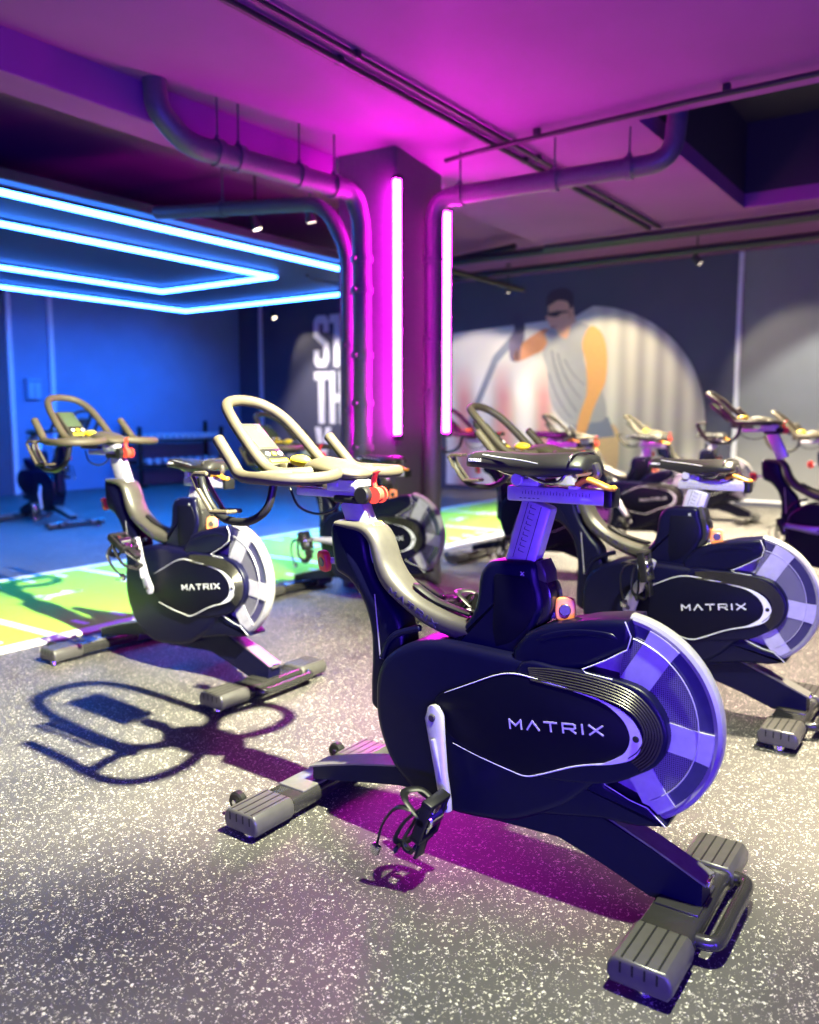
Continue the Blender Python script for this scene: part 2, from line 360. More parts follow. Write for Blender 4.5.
# ------------------------------------------------------------------ lights that can be seen
def neon(a_, b_, label):
    t = empty('neon_tube_light'); t.rotation_euler = (0, 0, YAW); t.location = rm(a_, b_, 0)
    m = new(); tube(m, [(0, 0, 1.09), (0, 0, 2.76)], 0.027, 14); link('glowing_tube', m, M['neon'], t)
    m = new(); box(m, 0.01, 0.05, -0.02, 0.02, 1.12, 2.73, 0.004); link('mounting_rail', m, M['conduit'], t)
    for z in (1.07, 2.775):
        m = new(); box(m, -0.02, 0.045, -0.024, 0.024, z-0.02, z+0.02, 0.006); link('end_cap', m, M['conduit'], t)
    tag(t, label, 'light', 'magenta tube lights on the column')
neon(4.625, 3.34, 'vertical magenta neon tube on the near corner of the column, left of the pair')
neon(5.55, 3.535, 'vertical magenta neon tube behind the far edge of the column, right of the pair')
def led_rect(a0, a1, b0, b1, z, label):
    t = empty('led_strip_light'); t.rotation_euler = (0, 0, YAW); t.location = (0, 0, 0); w = 0.03
    segs = [(a0, a1+w, b0-w, b0+w), (a1-w, a1+w, b0+w, b1-w), (a0, a1+w, b1-w, b1+w)]
    for s in segs:
        m = new(); box(m, *s, z-0.02, z+0.012, 0.004); link('diffuser', m, M['led'], t)
        m = new(); box(m, s[0], s[1], s[2], s[3], z+0.012, z+0.045); link('channel', m, M['conduit'], t)
    tag(t, label, 'light', 'blue white led frames on the ceiling')
led_rect(2.9, 8.55, 5.90, 10.1, 2.80, 'larger outer ice-blue LED strip rectangle under the ceiling raft')
led_rect(3.0, 7.08, 6.85, 8.80, 2.80, 'smaller inner ice-blue LED strip rectangle under the ceiling raft')
for a_, b_ in ((9.6, 10.3), (5.0, 5.95), (6.6, 5.95), (8.5, 7.6), (5.0, 8.75), (7.0, 7.6), (6.4, 10.05), (8.2, 10.05)):
    light('led_boost_spot', 'SPOT', rm(a_, b_, 2.775), 330 if b_ > 10 else 950, (0.0, 0.20, 1.0), rm(a_, b_ + (2.2 if b_ > 10 else 0.35), 0.3 if b_ > 10 else 0), spot_size=R(124), spot_blend=1.0, shadow_soft_size=0.02)  # spots added by the LED strips to strengthen blue on floor and wall
def spotlamp(a_, b_, z, aim, label, on=True, energy=0, ceil=3.42, size=60, col=WARM):
    loc = rm(a_, b_, z); t = empty('spot_lamp', loc); d = (Vector(aim) - loc).normalized()
    m = new(); cyl(m, -d*0.07, d*0.05, 0.035, 0.045, 16, bev=0.004); link('lamp_body', m, M['conduit'], t)
    m = new(); cyl(m, d*0.046, d*0.053, 0.038, seg=16); link('lamp_face', m, M['lampface'] if on else M['alu'], t)
    m = new(); cyl(m, (0, 0, 0.03), (0, 0, ceil-z), 0.010, seg=8); cyl(m, (0, 0, ceil-z-0.02), (0, 0, ceil-z), 0.035, seg=16); link('stem', m, M['conduit'], t)
    tag(t, label, 'lamp', 'small ceiling spot lamps')
    if energy:
        l = light('spot_beam', 'SPOT', loc + d*0.06, energy, col, aim, spot_size=R(size), spot_blend=0.35, shadow_soft_size=0.04); return t
spotlamp(10.48, 3.09, 3.1, rm(12.0, 1.6, 0.9), 'lit ceiling spot lamp right of the mural, beside the pale wall strip', energy=130, size=75)
spotlamp(11.0, 5.95, 3.08, rm(12, 6.3, 1.2), 'small ceiling spot lamp above the raised fist of the mural', energy=70, size=80)
spotlamp(11.55, 11.2, 3.1, rm(11.9, 10.0, 1.3), 'small lamp at the far left corner, beside the white lettering', energy=45, size=85)
spotlamp(5.52, 5.55, 2.93, rm(6.4, 4.9, 0), 'small spot lamp just above the outer LED line, left of two', on=True)
spotlamp(5.49, 4.87, 2.9, rm(6.4, 4.9, 0), 'small spot lamp just above the outer LED line, right of two, nearer the pipes', on=True)
light('mural_wash', 'SPOT', rm(10.2, 4.8, 2.98), 260, (1.0, 0.86, 0.50), rm(12.0, 4.9, 1.25), spot_size=R(72), spot_blend=0.3, shadow_soft_size=0.05)
light('mural_wash_left', 'SPOT', rm(10.2, 6.9, 2.98), 170, (1.0, 0.86, 0.70), rm(12.0, 7.0, 1.0), spot_size=R(76), spot_blend=0.3, shadow_soft_size=0.05)
light('wall_wash_right', 'SPOT', rm(10.1, 0.9, 2.98), 420, (0.95, 1.0, 0.85), rm(12.0, 1.5, 0.75), spot_size=R(68), spot_blend=0.35, shadow_soft_size=0.05)
light('letter_wash', 'SPOT', rm(10.0, 9.6, 3.3), 600, (1.0, 0.92, 0.85), rm(12.0, 9.9, 1.0), spot_size=R(64), spot_blend=0.5, shadow_soft_size=0.05)

# ------------------------------------------------------------------ pipes and conduits
def bracket(bm, p, axis, r):
    p = Vector(p); ax = Vector(axis).normalized(); cyl(bm, p-ax*0.02, p+ax*0.02, r*1.18, seg=20)
def pipe(name, pts, r, brs, label, hang=None, group='drain pipes at the ceiling'):
    t = empty(name); t.rotation_euler = (0, 0, YAW)
    m = new(); tube(m, pts, r, 18); link('pipe_run', m, M['pipe'], t)
    for p, ax in brs:
        m = new(); bracket(m, p, ax, r)
        if abs(Vector(ax).z) < 0.5 and hang:
            cyl(m, (p[0], p[1], p[2]+r), (p[0], p[1], hang), 0.007, seg=8); cyl(m, (p[0], p[1], p[2]+r), (p[0], p[1], p[2]+r+0.03), 0.014, seg=8)
        else:
            cyl(m, (p[0]-r*1.5, p[1]-0.01, p[2]), (p[0]-r*1.1, p[1]-0.01, p[2]), 0.012, seg=8)
        link('pipe_clamp', m, M['pipe'], t)
    tag(t, label, 'pipe', group)
def path(*segs):  # round the corners of a polyline
    P = [Vector(p) for p in segs]; out = [P[0]]
    for a, b_, c in zip(P, P[1:], P[2:]):
        d = min(0.16, (b_-a).length*0.45, (c-b_).length*0.45); s = b_ + (a-b_).normalized()*d; e = b_ + (c-b_).normalized()*d
        for k in range(9):
            t_ = k/8; out.append((1-t_)**2*s + 2*t_*(1-t_)*b_ + t_*t_*e)
    out.append(P[-1]); return out
pipe('drain_pipe', path((3.06, 3.81, 3.0), (3.06, 3.80, 2.85), (3.22, 3.76, 2.70), (4.44, 3.56, 2.68), (4.5, 3.541, 2.5), (4.5, 3.541, 0.0)), 0.064,
     [((3.42, 3.727, 2.70), (1, -.16, 0)), ((3.56, 3.704, 2.70), (1, -.16, 0)), ((4.0, 3.632, 2.69), (1, -.16, 0)), ((4.28, 3.586, 2.683), (1, -.16, 0)),
      ((4.5, 3.541, 2.25), (0, 0, 1)), ((4.5, 3.541, 2.05), (0, 0, 1)), ((4.5, 3.541, 1.62), (0, 0, 1)), ((4.5, 3.541, 1.30), (0, 0, 1)), ((4.5, 3.541, 1.0), (0, 0, 1))],
     'purple-lit drain pipe with elbows turning down the left side of the column', 3.0)
pipe('drain_pipe', path((4.40, 5.5, 2.80), (4.50, 3.86, 2.66), (4.57, 3.715, 2.35), (4.57, 3.715, 0.0)), 0.05,
     [((4.44, 4.8, 2.74), (0, 1, 0)), ((4.57, 3.715, 1.7), (0, 0, 1)), ((4.57, 3.715, 1.25), (0, 0, 1))],
     'dark blue drain pipe behind the purple one, left of the column', 3.4)
pipe('drain_pipe', path((5.0, 3.30, 0.0), (5.0, 3.30, 2.71), (5.26, 1.72, 2.76), (5.30, 1.66, 3.74)), 0.062,
     [((5.03, 3.10, 2.716), (.16, -1, 0)), ((5.14, 2.45, 2.737), (.16, -1, 0)), ((5.22, 1.98, 2.752), (.16, -1, 0)), ((5.0, 3.30, 2.3), (0, 0, 1)), ((5.0, 3.30, 1.75), (0, 0, 1)), ((5.0, 3.30, 1.40), (0, 0, 1))],
     'purple drain pipe right of the column, running to the ceiling opening', 3.0)
def conduit(name, pts, r, label, clips=()):
    t = empty(name); t.rotation_euler = (0, 0, YAW)
    m = new(); tube(m, pts, r, 10); link('conduit_run', m, M['conduit'], t)
    for c in clips:
        m = new(); box(m, c[0]-0.02, c[0]+0.02, c[1]-0.02, c[1]+0.02, c[2]-0.02, c[2]+0.02, 0.004); link('clip', m, M['conduit'], t)
    tag(t, label, 'conduit', 'dark conduits on the ceiling')
conduit('cable_conduit', [(-3, 2.82, 2.975), (7.94, 2.80, 2.975)], 0.017, 'dark ceiling conduit, nearer the column of the close parallel pair', [(1.5, 2.81, 2.98), (3.4, 2.81, 2.98), (5.4, 2.8, 2.98), (7, 2.8, 2.98)])
conduit('cable_conduit', [(-3, 2.70, 2.975), (7.94, 2.70, 2.975)], 0.014, 'dark ceiling conduit, farther from the column of the close parallel pair', [(3.4, 2.7, 2.98), (5.4, 2.7, 2.98)])
conduit('cable_conduit', [(4.80, -4, 2.938), (4.84, 1.5, 2.938), (4.92, 2.9, 2.938), (4.97, 3.18, 2.938)], 0.016, 'dark ceiling conduit crossing from the right edge to the column', [(4.83, 1.3, 2.965), (4.88, 2.45, 2.965)])
conduit('cable_conduit', [(8.0, -4, 2.93), (8.0, 3.9, 2.93)], 0.035, 'thick dark conduit along the far edge of the low ceiling')
conduit('cable_conduit', [(9.9, -4, 3.12), (10.0, 8.5, 3.12)], 0.045, 'pale-lit conduit running above the mural')
conduit('cable_conduit', [(9.2, -4, 3.18), (9.3, 8.5, 3.18)], 0.05, 'dark conduit between the low ceiling edge and the mural')
conduit('cable_conduit', [(7.0, 5.6, 3.0), (10.8, 5.6, 3.0)], 0.035, 'dark conduit running down the room behind the column')
conduit('cable_conduit', [(7.15, 6.4, 2.78), (7.3, 6.5, 2.78), (8.5, 6.5, 2.78)], 0.02, 'short pale-lit conduit beyond the inner LED corner')
conduit('cable_conduit', [(9.4, 5.0, 3.3), (11.2, 12.0, 3.3)], 0.04, 'grey conduit above the white lettering')

# ------------------------------------------------------------------ wall switch, lettering, mural
t = empty('wall_dispenser'); t.rotation_euler = (0, 0, YAW)
m = new(); box(m, 7.40, 7.62, 12.50, 12.6, 1.50, 1.76, 0.01); link('housing', m, mat('dispenser_blue', (.25, .45, .6), .5), t)
m = new(); box(m, 7.38, 7.64, 12.49, 12.6, 1.77, 1.82, 0.008); link('lid', m, mat('dispenser_top', (.2, .35, .5), .5), t)
m = new(); box(m, 7.505, 7.515, 12.495, 12.50, 1.52, 1.74); link('seam', m, M['dark'], t)
tag(t, 'small blue dispenser box mounted on the wall between two pale strips', 'dispenser')

WA = 11.985
def wallpoly(bm, P, dep0, dep1, mi=0):  # P in (b,z) on the back wall
    a = [bm.verts.new((WA-dep0, p[0], p[1])) for p in P]; b_ = [bm.verts.new((WA-dep1, p[0], p[1])) for p in P]; n = len(P)
    for k in range(n): bm.faces.new((a[k], a[(k+1) % n], b_[(k+1) % n], b_[k])).material_index = mi
    bm.faces.new(a).material_index = mi; bm.faces.new(b_).material_index = mi
t = empty('wall_lettering'); t.rotation_euler = (0, 0, YAW)
lw = mat('letter_white', (.85, .83, .84), .6)
def letter(polys):
    m = new()
    for P in polys: wallpoly(m, P, -0.01, 0.02)
    link('letter', m, lw, t)
def rect(b0, b1, z0, z1): return [(b0, z0), (b1, z0), (b1, z1), (b0, z1)]
# rows of very condensed capitals; first letters of each row start at b = 10.57
z0, z1 = 2.14, 3.09; h = z1-z0
def SS(bl, w, z0, z1):
    h = z1-z0; s = 0.12; tk = 0.15; m = z0+h*0.5
    P = [(bl, z1-.1), (bl-.08, z1), (bl-w+.08, z1), (bl-w, z1-.1), (bl-w, z0+h*.68), (bl-w+s, z0+h*.68), (bl-w+s, z1-tk), (bl-s, z1-tk), (bl-s, z0+h*.66), (bl-w, z0+h*.46),
         (bl-w, z0+.1), (bl-w+.08, z0), (bl-.08, z0), (bl, z0+.1), (bl, z0+h*.34), (bl-s, z0+h*.34), (bl-s, z0+tk), (bl-w+s, z0+tk), (bl-w+s, z0+h*.40), (bl, z0+h*.60)]
    return [P]
def T(bl, w, z0, z1): return [rect(bl, bl-w, z1-.15, z1), rect(bl-w/2+.07, bl-w/2-.07, z0, z1-.15)]
def H(bl, w, z0, z1): return [rect(bl, bl-.13, z0, z1), rect(bl-w, bl-w+.13, z0, z1), rect(bl-.13, bl-w+.13, z0+.4, z0+.55)]
def Rr(bl, w, z0, z1): return [rect(bl, bl-.13, z0, z1), rect(bl-.13, bl-w, z1-.14, z1), rect(bl-w+.13, bl-w, z0+.52, z1-.14), rect(bl-.13, bl-w, z0+.40, z0+.52), rect(bl-w+.13, bl-w, z0, z0+.40)]
letter(SS(10.57, .36, z0, z1)); letter(T(10.18, .34, z0, z1)); letter(Rr(9.81, .36, z0, z1))
z0, z1 = 1.09, 2.06
letter(T(10.57, .34, z0, z1)); letter(H(10.20, .37, z0, z1))
z0, z1 = 0.05, 1.03
letter([[(10.57, z1), (10.43, z1), (10.37, .62), (10.31, z1), (10.17, z1), (10.30, .45), (10.30, z0), (10.44, z0), (10.44, .45)]])
tag(t, 'tall white condensed lettering in rows on the dark back wall, left of the column', 'lettering')

def mural_mat():
    m = mat('mural_backdrop', (.6, .55, .55), .7); nt = m.node_tree; b_ = nt.nodes['Principled BSDF']; N = nt.nodes.new; L = nt.links.new
    tc = N('ShaderNodeTexCoord'); sp = N('ShaderNodeSeparateXYZ'); L(tc.outputs['Object'], sp.inputs[0])
    w = N('ShaderNodeTexWave'); w.bands_direction = 'Y'; w.inputs['Scale'].default_value = 0.42; w.inputs['Distortion'].default_value = 3.0; w.inputs['Detail'].default_value = 2
    w.inputs['Phase Offset'].default_value = 2.0
    L(tc.outputs['Object'], w.inputs['Vector'])
    r = N('ShaderNodeValToRGB'); e = r.color_ramp.elements
    e[0].position = 0; e[0].color = (.62, .30, .30, 1); e[1].position = 1; e[1].color = (.80, .78, .74, 1)
    k = e.new(.45); k.color = (.60, .52, .48, 1); k = e.new(.7); k.color = (.72, .66, .64, 1)
    L(w.outputs['Fac'], r.inputs['Fac'])
    # upper part is plain pale grey
    mr = N('ShaderNodeMapRange'); mr.inputs['From Min'].default_value = 1.55; mr.inputs['From Max'].default_value = 2.15; L(sp.outputs['Z'], mr.inputs['Value'])
    mx = N('ShaderNodeMix'); mx.data_type = 'RGBA'; L(mr.outputs['Result'], mx.inputs['Factor']); L(r.outputs['Color'], mx.inputs['A']); mx.inputs['B'].default_value = (.60, .58, .54, 1)
    # lit windows pattern to the right
    mr2 = N('ShaderNodeMapRange'); mr2.inputs['From Min'].default_value = 5.2; mr2.inputs['From Max'].default_value = 4.4; L(sp.outputs['Y'], mr2.inputs['Value'])
    br = N('ShaderNodeTexWave'); br.bands_direction = 'Y'; br.inputs['Scale'].default_value = 1.1; L(tc.outputs['Object'], br.inputs['Vector'])
    r2 = N('ShaderNodeValToRGB'); r2.color_ramp.elements[0].color = (.36, .33, .33, 1); r2.color_ramp.elements[1].color = (.58, .55, .50, 1); L(br.outputs['Fac'], r2.inputs['Fac'])
    mx2 = N('ShaderNodeMix'); mx2.data_type = 'RGBA'; L(mr2.outputs['Result'], mx2.inputs['Factor']); L(mx.outputs['Result'], mx2.inputs['A']); L(r2.outputs['Color'], mx2.inputs['B'])
    L(mx2.outputs['Result'], b_.inputs['Base Color']); return m
t = empty('wall_mural'); t.rotation_euler = (0, 0, YAW)
m = new(); wallpoly(m, [(7.62, .08), (3.34, .08)] + [(5.2-1.86*math.cos(R(k)), 1.15+1.72*math.sin(R(k))) for k in range(0, 86, 5)] + [(5.34, 2.72), (7.62, 2.60)], -0.01, 0.004); link('printed_backdrop', m, mural_mat(), t)  # upper right outline shaped to the spotlight's arc, so the wall beyond stays dark
def mp(name, P, col, d, sm=True):
    m = new(); Q = resample(P, 4) if sm else P; wallpoly(m, Q, 0.003, 0.004+d*0.0006); return link(name, m, mat('print_'+name, col, .7), t, smooth=None)
mp('printed_rope', [(6.42, 2.5), (6.73, 2.2), (7.09, 1.43), (7.22, 1.10), (7.10, 1.08), (6.97, 1.43), (6.65, 2.09), (6.37, 2.36)], (.22, .24, .30), 1, False)
mp('printed_forearm', [(6.41, 2.12), (6.45, 2.36), (6.40, 2.53), (6.30, 2.63), (6.18, 2.55), (6.20, 2.39), (6.24, 2.28), (6.27, 2.11)], (.16, .13, .20), 2)
mp('printed_glove', [(6.37, 2.79), (6.30, 2.84), (6.22, 2.78), (6.17, 2.62), (6.20, 2.54), (6.33, 2.55), (6.37, 2.7)], (.07, .06, .10), 3)
mp('printed_upper_arm', [(6.26, 2.34), (5.99, 2.51), (5.8, 2.58), (5.64, 2.46), (5.74, 2.30), (5.99, 2.19), (6.30, 2.09), (6.36, 2.2)], (.62, .27, .13), 2)
mp('printed_legs', [(5.30, 1.15), (4.66, 1.10), (4.58, .73), (4.62, .4), (4.80, .35), (4.95, .7), (5.1, .72), (5.2, .4), (5.4, .4), (5.35, .8)], (.66, .45, .26), 2)
mp('printed_shorts', [(5.40, 1.22), (4.76, 1.22), (4.64, .93), (5.02, .88), (5.1, .95), (5.40, .86)], (.20, .22, .32), 3, False)
mp('printed_neck', [(5.66, 2.55), (5.62, 2.42), (5.48, 2.38), (5.33, 2.58), (5.36, 2.8), (5.55, 2.7)], (.66, .36, .24), 3)
mp('printed_face', [(5.76, 2.93), (5.60, 3.0), (5.41, 2.97), (5.35, 2.8), (5.37, 2.62), (5.48, 2.46), (5.62, 2.46), (5.71, 2.55), (5.76, 2.66), (5.81, 2.74), (5.77, 2.82)], (.74, .42, .28), 4)
mp('printed_ear', [(5.44, 2.80), (5.40, 2.82), (5.38, 2.74), (5.42, 2.69)], (.62, .32, .2), 5)
mp('printed_hair', [(5.80, 2.92), (5.80, 3.05), (5.72, 3.14), (5.52, 3.17), (5.38, 3.08), (5.36, 2.92), (5.41, 2.84), (5.45, 2.95), (5.6, 2.99), (5.72, 2.94)], (.05, .03, .05), 6)
mp('printed_glasses', [(5.78, 2.81), (5.62, 2.835), (5.44, 2.82), (5.44, 2.80), (5.56, 2.79), (5.62, 2.745), (5.70, 2.75), (5.78, 2.77)], (.06, .04, .05), 6, False)
mp('printed_mouth', [(5.74, 2.60), (5.63, 2.61), (5.63, 2.595), (5.73, 2.585)], (.35, .12, .10), 6, False)
mp('printed_shirt', [(5.82, 2.50), (5.68, 2.58), (5.56, 2.44), (5.44, 2.42), (5.35, 2.64), (5.08, 2.56), (5.16, 2.35), (5.14, 1.97), (4.86, 1.60), (4.80, 1.2), (5.10, 1.12), (5.40, 1.10), (5.62, 1.30), (5.74, 1.59), (5.78, 1.96), (5.86, 2.2), (5.78, 2.36)], (.36, .36, .39), 5)
for k, (p0, p1, p2) in enumerate([((5.72, 2.25), (5.62, 1.7), (5.28, 1.3)), ((5.62, 2.2), (5.52, 1.8), (5.22, 1.5)), ((5.76, 1.9), (5.62, 1.45), (5.36, 1.2)), ((5.5, 2.1), (5.38, 1.85), (5.16, 1.7))]):
    q = [Vector(p0).lerp(Vector(p1), s/8).lerp(Vector(p1).lerp(Vector(p2), s/8), s/8) for s in range(9)]
    mp('printed_fold', [(v.x, v.y) for v in q] + [(v.x-0.035, v.y-0.01) for v in reversed(q)], (.20, .205, .24), 6, False)
mp('printed_arm', [(5.20, 2.33), (5.07, 2.57), (4.89, 2.45), (4.80, 2.15), (4.81, 1.76), (4.90, 1.55), (5.0, 1.31), (5.13, 0.94), (5.26, 0.96), (5.22, 1.24), (5.11, 1.57), (5.13, 2.0)], (.72, .36, .13), 7)
mp('printed_hand', [(5.13, 1.0), (5.27, 1.0), (5.33, .86), (5.27, .76), (5.17, .78), (5.12, .88)], (.66, .34, .15), 8)
tag(t, 'wall mural print of a person in a sleeveless grey shirt pulling a rope', 'mural')

# ------------------------------------------------------------------ dumbbell rack against the left wall
t = empty('dumbbell_rack'); t.rotation_euler = (0, 0, YAW)
for a_ in (9.1, 10.95):
    m = new(); box(m, a_-0.03, a_+0.03, 12.0, 12.06, 0, 1.05, 0.006); box(m, a_-0.03, a_+0.03, 12.44, 12.5, 0, 1.15, 0.006); box(m, a_-0.04, a_+0.04, 11.9, 12.56, 0, 0.05, 0.006); link('upright', m, M['dark'], t)
for z in (0.36, 0.80):
    m = new(); box(m, 9.02, 11.05, 12.0, 12.06, z-0.03, z+0.02, 0.005); box(m, 9.02, 11.05, 12.36, 12.42, z+0.03, z+0.09, 0.005); box(m, 9.02, 11.05, 12.06, 12.36, z-0.02, z+0.0); link('shelf', m, M['dark'], t)
tag(t, 'two-tier black dumbbell rack against the blue-lit wall', 'rack')
dbm = mat('dumbbell_grey', (.42, .43, .48), .45)
def dumbbell():
    t = empty('dumbbell')
    m = new(); cyl(m, (0, -.07, 0), (0, .07, 0), .014, seg=10); link('handle', m, M['chrome'], t)
    for s in (-1, 1):
        m = new(); cyl(m, (0, s*.07, 0), (0, s*.15, 0), .054, seg=16, bev=.008); link('head', m, dbm, t)
    return t
db0 = dumbbell(); used = False
def copy_tree(o, parent=None):
    c = o.copy(); C.objects.link(c)
    if parent: c.parent = parent
    for ch in o.children: copy_tree(ch, c)
    return c
for z, n, a0, st, lb in ((0.80, 13, 9.22, .136, 'grey round dumbbell on the upper tier of the wall rack'), (0.36, 9, 9.30, .185, 'grey round dumbbell on the lower tier of the wall rack')):
    for k in range(n):
        d = copy_tree(db0) if used else db0; used = True
        d.location = rm(a0+k*st, 12.18, z+0.077); d.rotation_euler = (0, 0, YAW)
        tag(d, lb, 'dumbbell', lb.replace('grey round dumbbell', 'dumbbells'))

# ------------------------------------------------------------------ the indoor bike (x forward, y left, z up)
def make_bike():
    t = empty('spin_bike')
    H_, SD = [], []      # parts that follow handlebar / saddle height
    def P(name, bm, m, par=t, **k): return link(name, bm, m, par, **k)
    # neck
    m = new(); prism(m, resample([(1.062, .885), (1.064, .85), (1.058, .80), (1.045, .752), (.995, .728), (.948, .676), (.920, .600), (.914, .52), (.918, .42), (.905, .36), (.80, .36), (.80, .60), (.86, .69), (.90, .745), (.925, .80), (.94, .86), (.975, .895), (1.04, .898)], 4), -.045, .045, .018); P('neck', m, M['body'])
    m = new(); prism(m, [(.898, .70), (.895, .70), (.875, .515), (.879, .515)], .0452, .0462); P('neck_edge_glint', m, M['alu'])  # thin bright strip stands in for the reflection along the spur edge
    # top tube
    pr = [(1.04, .903, 1.04, .885), (.985, .904, .985, .876), (.945, .902, .948, .868), (.912, .893, .927, .848), (.888, .868, .916, .825), (.872, .835, .910, .795), (.855, .795, .898, .755),
          (.823, .753, .870, .715), (.764, .710, .800, .667), (.683, .680, .717, .625), (.612, .664, .636, .604), (.55, .664, .556, .600), (.48, .666, .48, .600)]
    rings = []
    for q in catmull([(a_, b_, 0) for a_, b_, _, _ in pr], 4):
        rings.append([q.x, q.y])
    lo_ = catmull([(c_, d_, 0) for _, _, c_, d_ in pr], 4)
    RR = []; nn_ = len(rings)
    for ii, ((ux, uz), l_) in enumerate(zip(rings, lo_)):
        wv_ = .054 - .016*max(0, (ii-nn_*.72)/(nn_*.28))
        c_ = Vector(((ux+l_.x)/2, 0, (uz+l_.y)/2)); h_ = Vector((ux-l_.x, 0, uz-l_.y))/2
        RR.append([c_ + h_*math.copysign(abs(math.sin(t_))**.75, math.sin(t_)) + Vector((0, wv_*math.copysign(abs(math.cos(t_))**.75, math.cos(t_)), 0)) for t_ in [2*math.pi*k/24 for k in range(24)]])
    m = new(); loft(m, RR); P('top_tube', m, M['frame'], smooth=60)
    m = new(); stroke_text(m, 'MATRIX', (.840, .0535, .7135), Vector((-.893, 0, -.45)), Vector((-.45, 0, .893)), .015, .021, .013, .0038, (0, 1, 0), .0016); P('frame_lettering', m, M['ink'])
    # groove insert on top of the tube
    ins = resample([(.79, .735), (.72, .699), (.65, .681), (.60, .672)], 5, False)
    m = new(); tube(m, [(p[0], 0, p[1]) for p in ins], [.006]+[.016]*(len(ins)-2)+[.006], 10, flat=.45); P('tube_pad', m, M['dark'])
    # scale plate at the head
    m = new(); box(m, .875, .945, -.020, .020, .0, .004, .002, mi=0)
    box(m, .925, .945, -.019, .019, .0035, .006, mi=1)
    for k in range(6): box(m, .884+k*.008, .8855+k*.008, -.012, .004, .0038, .0055, mi=2)
    Q = Matrix.Rotation(R(-52), 3, 'Y')
    for v in m.verts: v.co = Q @ (v.co - Vector((.945, 0, 0))) + Vector((.925, 0, .900))
    P('scale_plate', m, [M['white'], M['yellow'], M['ink']])
    # spur between neck and disc
    m = new(); tube(m, [(v.x, v.y, v.z) for v in catmull([(.868, .046, .52), (.845, .046, .57), (.81, .046, .60), (.74, .046, .625)], 5)], .010, 8); P('frame_edge', m, M['body'])
    # main cover
    cov = [(.872, .44), (.862, .49), (.842, .527), (.804, .560), (.746, .590), (.675, .606), (.598, .608), (.48, .605), (.36, .60), (.20, .585), (.12, .50), (.12, .42), (.20, .33), (.28, .25), (.36, .20), (.45, .158), (.58, .140), (.68, .142), (.75, .172), (.81, .222), (.850, .29), (.870, .36)]
    m = new(); prism(m, resample(cov, 5), -.085, .085, .026, 4); P('belt_cover', m, M['body'])
    # raised ridges around the rear of the cap
    rb = [(.39, .583), (.31, .588), (.22, .584), (.14, .568), (.09, .528), (.068, .478), (.078, .43), (.11, .395), (.17, .37)]
    m = new(); prism(m, resample([(.42, .575), (.30, .598), (.20, .597), (.105, .583), (.055, .54), (.035, .482), (.050, .425), (.09, .385), (.20, .33), (.40, .33)], 5), -.088, .090, .008); P('ridge_housing', m, M['rib'] if False else M['body'])
    for s in (1,):
        m = new()
        for k in range(7):
            d = k*.0062
            q = [(.385-d*.3, .583-d*.65), (.31-d*.2, .592-d), (.21, .590-d*1.05), (.120+d*.55, .572-d*.9), (.068+d*.9, .530-d*.4), (.048+d, .480), (.062+d*.95, .428+d*.4), (.095+d*.7, .392+d*.7)]
            tube(m, [(v.x, s*(.091+.0014*k), v.z) for v in catmull([(a_, 0, z_) for a_, z_ in q], 5)], .0026, 6)
        P('ridge_trim', m, M['rib'])
    # inner cap: black plate with a silver outline and a wide silver tail
    cap = [(.640, .470), (.56, .508), (.468, .552), (.413, .564), (.348, .560), (.25, .549), (.165, .532), (.118, .505), (.099, .466), (.112, .428), (.150, .403), (.25, .370), (.343, .326), (.385, .311), (.43, .318), (.52, .332), (.61, .365)]
    m = new(); prism(m, resample([(.66, .42)]+cap, 4), .08, .0995, .004, 2); P('cap_plate', m, M['panel'])
    m = new()
    l1 = catmull([(.625, 0, .477), (.545, 0, .517), (.468, 0, .554), (.413, 0, .566), (.348, 0, .562), (.25, 0, .551), (.161, 0, .534), (.115, 0, .507), (.094, 0, .466), (.108, 0, .425), (.150, 0, .400), (.25, 0, .367), (.343, 0, .323), (.385, 0, .308), (.43, 0, .312), (.52, 0, .327), (.598, 0, .345)], 6)
    n_ = len(l1); tube(m, [(v.x, .0985, v.z) for v in l1], [.0010+.0014*math.sin(math.pi*min(1, max(0, (i/n_))))for i in range(n_)], 6); P('cap_outline', m, M['line'])
    o_ = resample([(.20, .543), (.161, .536), (.113, .510), (.090, .466), (.106, .423), (.150, .398), (.20, .382)], 4, False)
    i_ = resample([(.19, .386), (.155, .408), (.128, .432), (.118, .468), (.134, .504), (.168, .530), (.19, .539)], 4, False)
    m = new(); prism(m, o_+i_, .0975, .1012); P('cap_tail', m, M['line'])
    m = new(); cyl(m, (.104, .098, .468), (.104, .1035, .468), .008, seg=14, bev=.001); P('screw', m, M['bolt'])
    m = new(); stroke_text(m, 'MATRIX', (.428, .0995, .424), Vector((-.990, 0, .142)), Vector((.142, 0, .990)), .0215, .032, .0165, .0042, (0, 1, 0), .0012); P('cover_lettering', m, M['line'])
    # rear fenders
    up_f = [(.44, .62), (.40, .668), (.372, .684), (.335, .697), (.245, .722), (.18, .733), (.135, .738), (.128, .70), (.136, .668), (.19, .635), (.238, .606), (.30, .585), (.44, .57)]
    m = new(); prism(m, up_f, -.050, .078, .018, 4); P('upper_fender', m, M['body'])
    m = new(); tube(m, [(v.x, .0765, v.z) for v in catmull([(.37, 0, .655), (.32, 0, .676), (.26, 0, .690), (.20, 0, .694), (.165, 0, .690)], 5)], [.004]*2+[.009]*17+[.004]*2, 8, flat=.5, up=(0, 1, 0)); P('fender_crease', m, M['body'])
    m = new(); tube(m, [(.145, .081, .733), (.130, .081, .700), (.138, .081, .668), (.19, .083, .634), (.246, .085, .604), (.235, .086, .597), (.17, .086, .593)], .0014, 6); P('fender_edge', m, M['line'])
